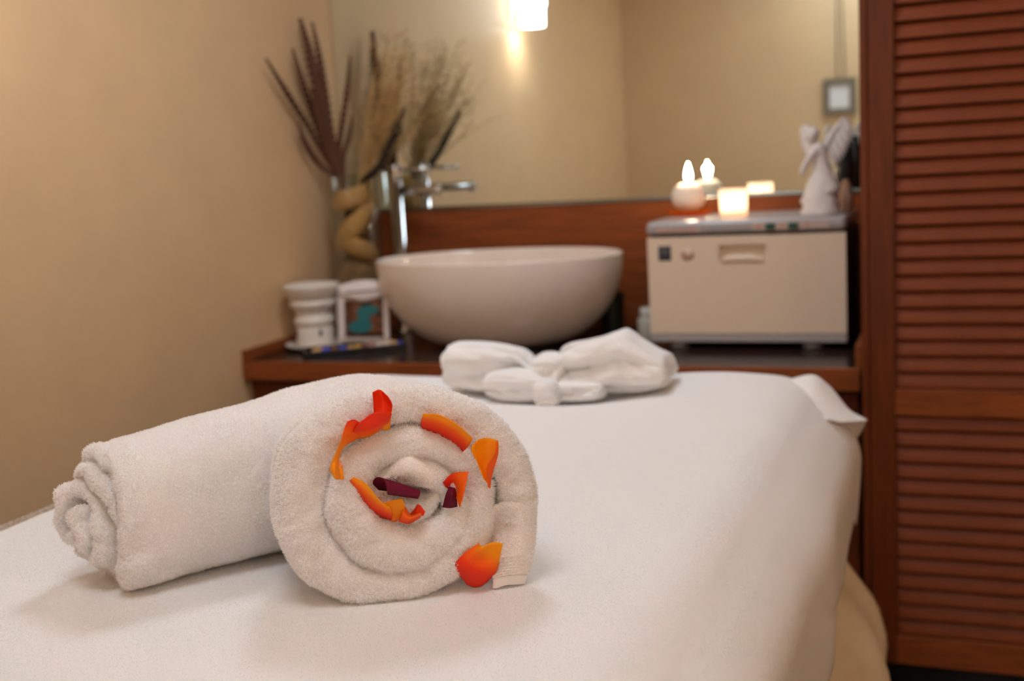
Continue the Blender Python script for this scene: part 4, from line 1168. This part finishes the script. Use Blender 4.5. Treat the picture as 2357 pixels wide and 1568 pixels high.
petal([[(1020, 1110, .016), (1042, 1090, .010), (1078, 1086, .024)], [(1025, 1120, .016), (1044, 1105, .010), (1072, 1112, .028)], [(1034, 1128, .010), (1046, 1125, .006), (1066, 1140, .028)], [(1042, 1142, .006), (1050, 1147, .016), (1058, 1168, .024)]],
      [(0, DRED), (0.4, RED), (0.75, ORA), (1, ORA)], 'red and orange folded petal right of the dark centre petal', 'u')
petal([[(1018, 1168, .014), (1035, 1170, .018), (1053, 1167, .016)], [(1026, 1138, .014), (1040, 1142, .022), (1051, 1140, .014)], [(1034, 1120, .010), (1042, 1122, .014), (1049, 1125, .010)]],
      [(0, MAG), (1, (0.2, .004, .03))], 'dark magenta petal crumpled under the inner right petal')
petal([[(800, 1112, .006), (822, 1152, .006), (855, 1184, .006), (900, 1199, .008)], [(805, 1106, .020), (832, 1132, .022), (862, 1162, .024), (903, 1186, .022)], [(814, 1099, .024), (842, 1114, .026), (872, 1150, .030), (898, 1168, .026)]],
      [(0, DRED), (0.3, RED), (0.6, ORA), (0.85, YEL), (1, YEL)], 'long yellow-orange petal at the lower left of the spiral')
petal([[(898, 1199, .008), (908, 1202, .008), (918, 1198, .008)], [(890, 1172, .020), (912, 1175, .018), (932, 1170, .022)], [(884, 1158, .024), (905, 1152, .024), (926, 1148, .026)]],
      [(0, ORA), (0.4, YEL), (1, YEL)], 'short yellow petal at the bottom middle of the spiral')
petal([[(917, 1201, .012), (942, 1206, .012), (968, 1192, .012)], [(924, 1185, .022), (944, 1194, .026), (970, 1183, .024)], [(932, 1165, .020), (946, 1185, .018), (966, 1180, .022)]],
      [(0, RED), (0.5, ORA), (1, ORA)], 'small orange petal curl at the bottom right of the spiral')
petal([[(938, 1188, .014), (955, 1190, .020), (968, 1182, .022)], [(950, 1176, .010), (960, 1173, .014), (974, 1187, .016)], [(961, 1161, .012), (968, 1164, .012), (979, 1178, .014)]],
      [(0, RED), (1, RED)], 'small red petal tip beside the bottom orange curl')
petal([[(1075, 1347, .002), (1092, 1353, .003), (1108, 1350, .003), (1122, 1340, .004)], [(1047, 1308, .012), (1078, 1318, .020), (1112, 1318, .020), (1143, 1316, .013)],
       [(1064, 1278, .018), (1088, 1285, .021), (1118, 1284, .016), (1150, 1288, .019)], [(1102, 1250, .020), (1110, 1258, .019), (1132, 1249, .020), (1157, 1251, .024)]],
      [(0, RED), (0.42, RED), (0.62, ORA), (0.8, YEL), (1, YEL)], 'single orange and yellow petal lying on the sheet by the towel hem', 'vu')
petal([[(872, 1128, .014), (858, 1112, .020), (867, 1099, .026), (884, 1104, .032), (890, 1127, .034), (892, 1139, .027)],
       [(890, 1130, .014), (882, 1114, .019), (892, 1105, .025), (906, 1110, .031), (910, 1130, .033), (909, 1141, .027)],
       [(920, 1134, .014), (916, 1121, .018), (924, 1114, .024), (934, 1119, .030), (936, 1135, .031), (934, 1145, .026)],
       [(958, 1141, .014), (956, 1133, .016), (961, 1128, .022), (967, 1131, .026), (966, 1141, .026), (962, 1149, .022)]],
      [(0, (0.05, .001, .01)), (0.35, MAG), (0.75, (0.22, .003, .04)), (1, MAG)], 'rolled dark magenta petal in the centre of the towel spiral', 'u', 26, 26)
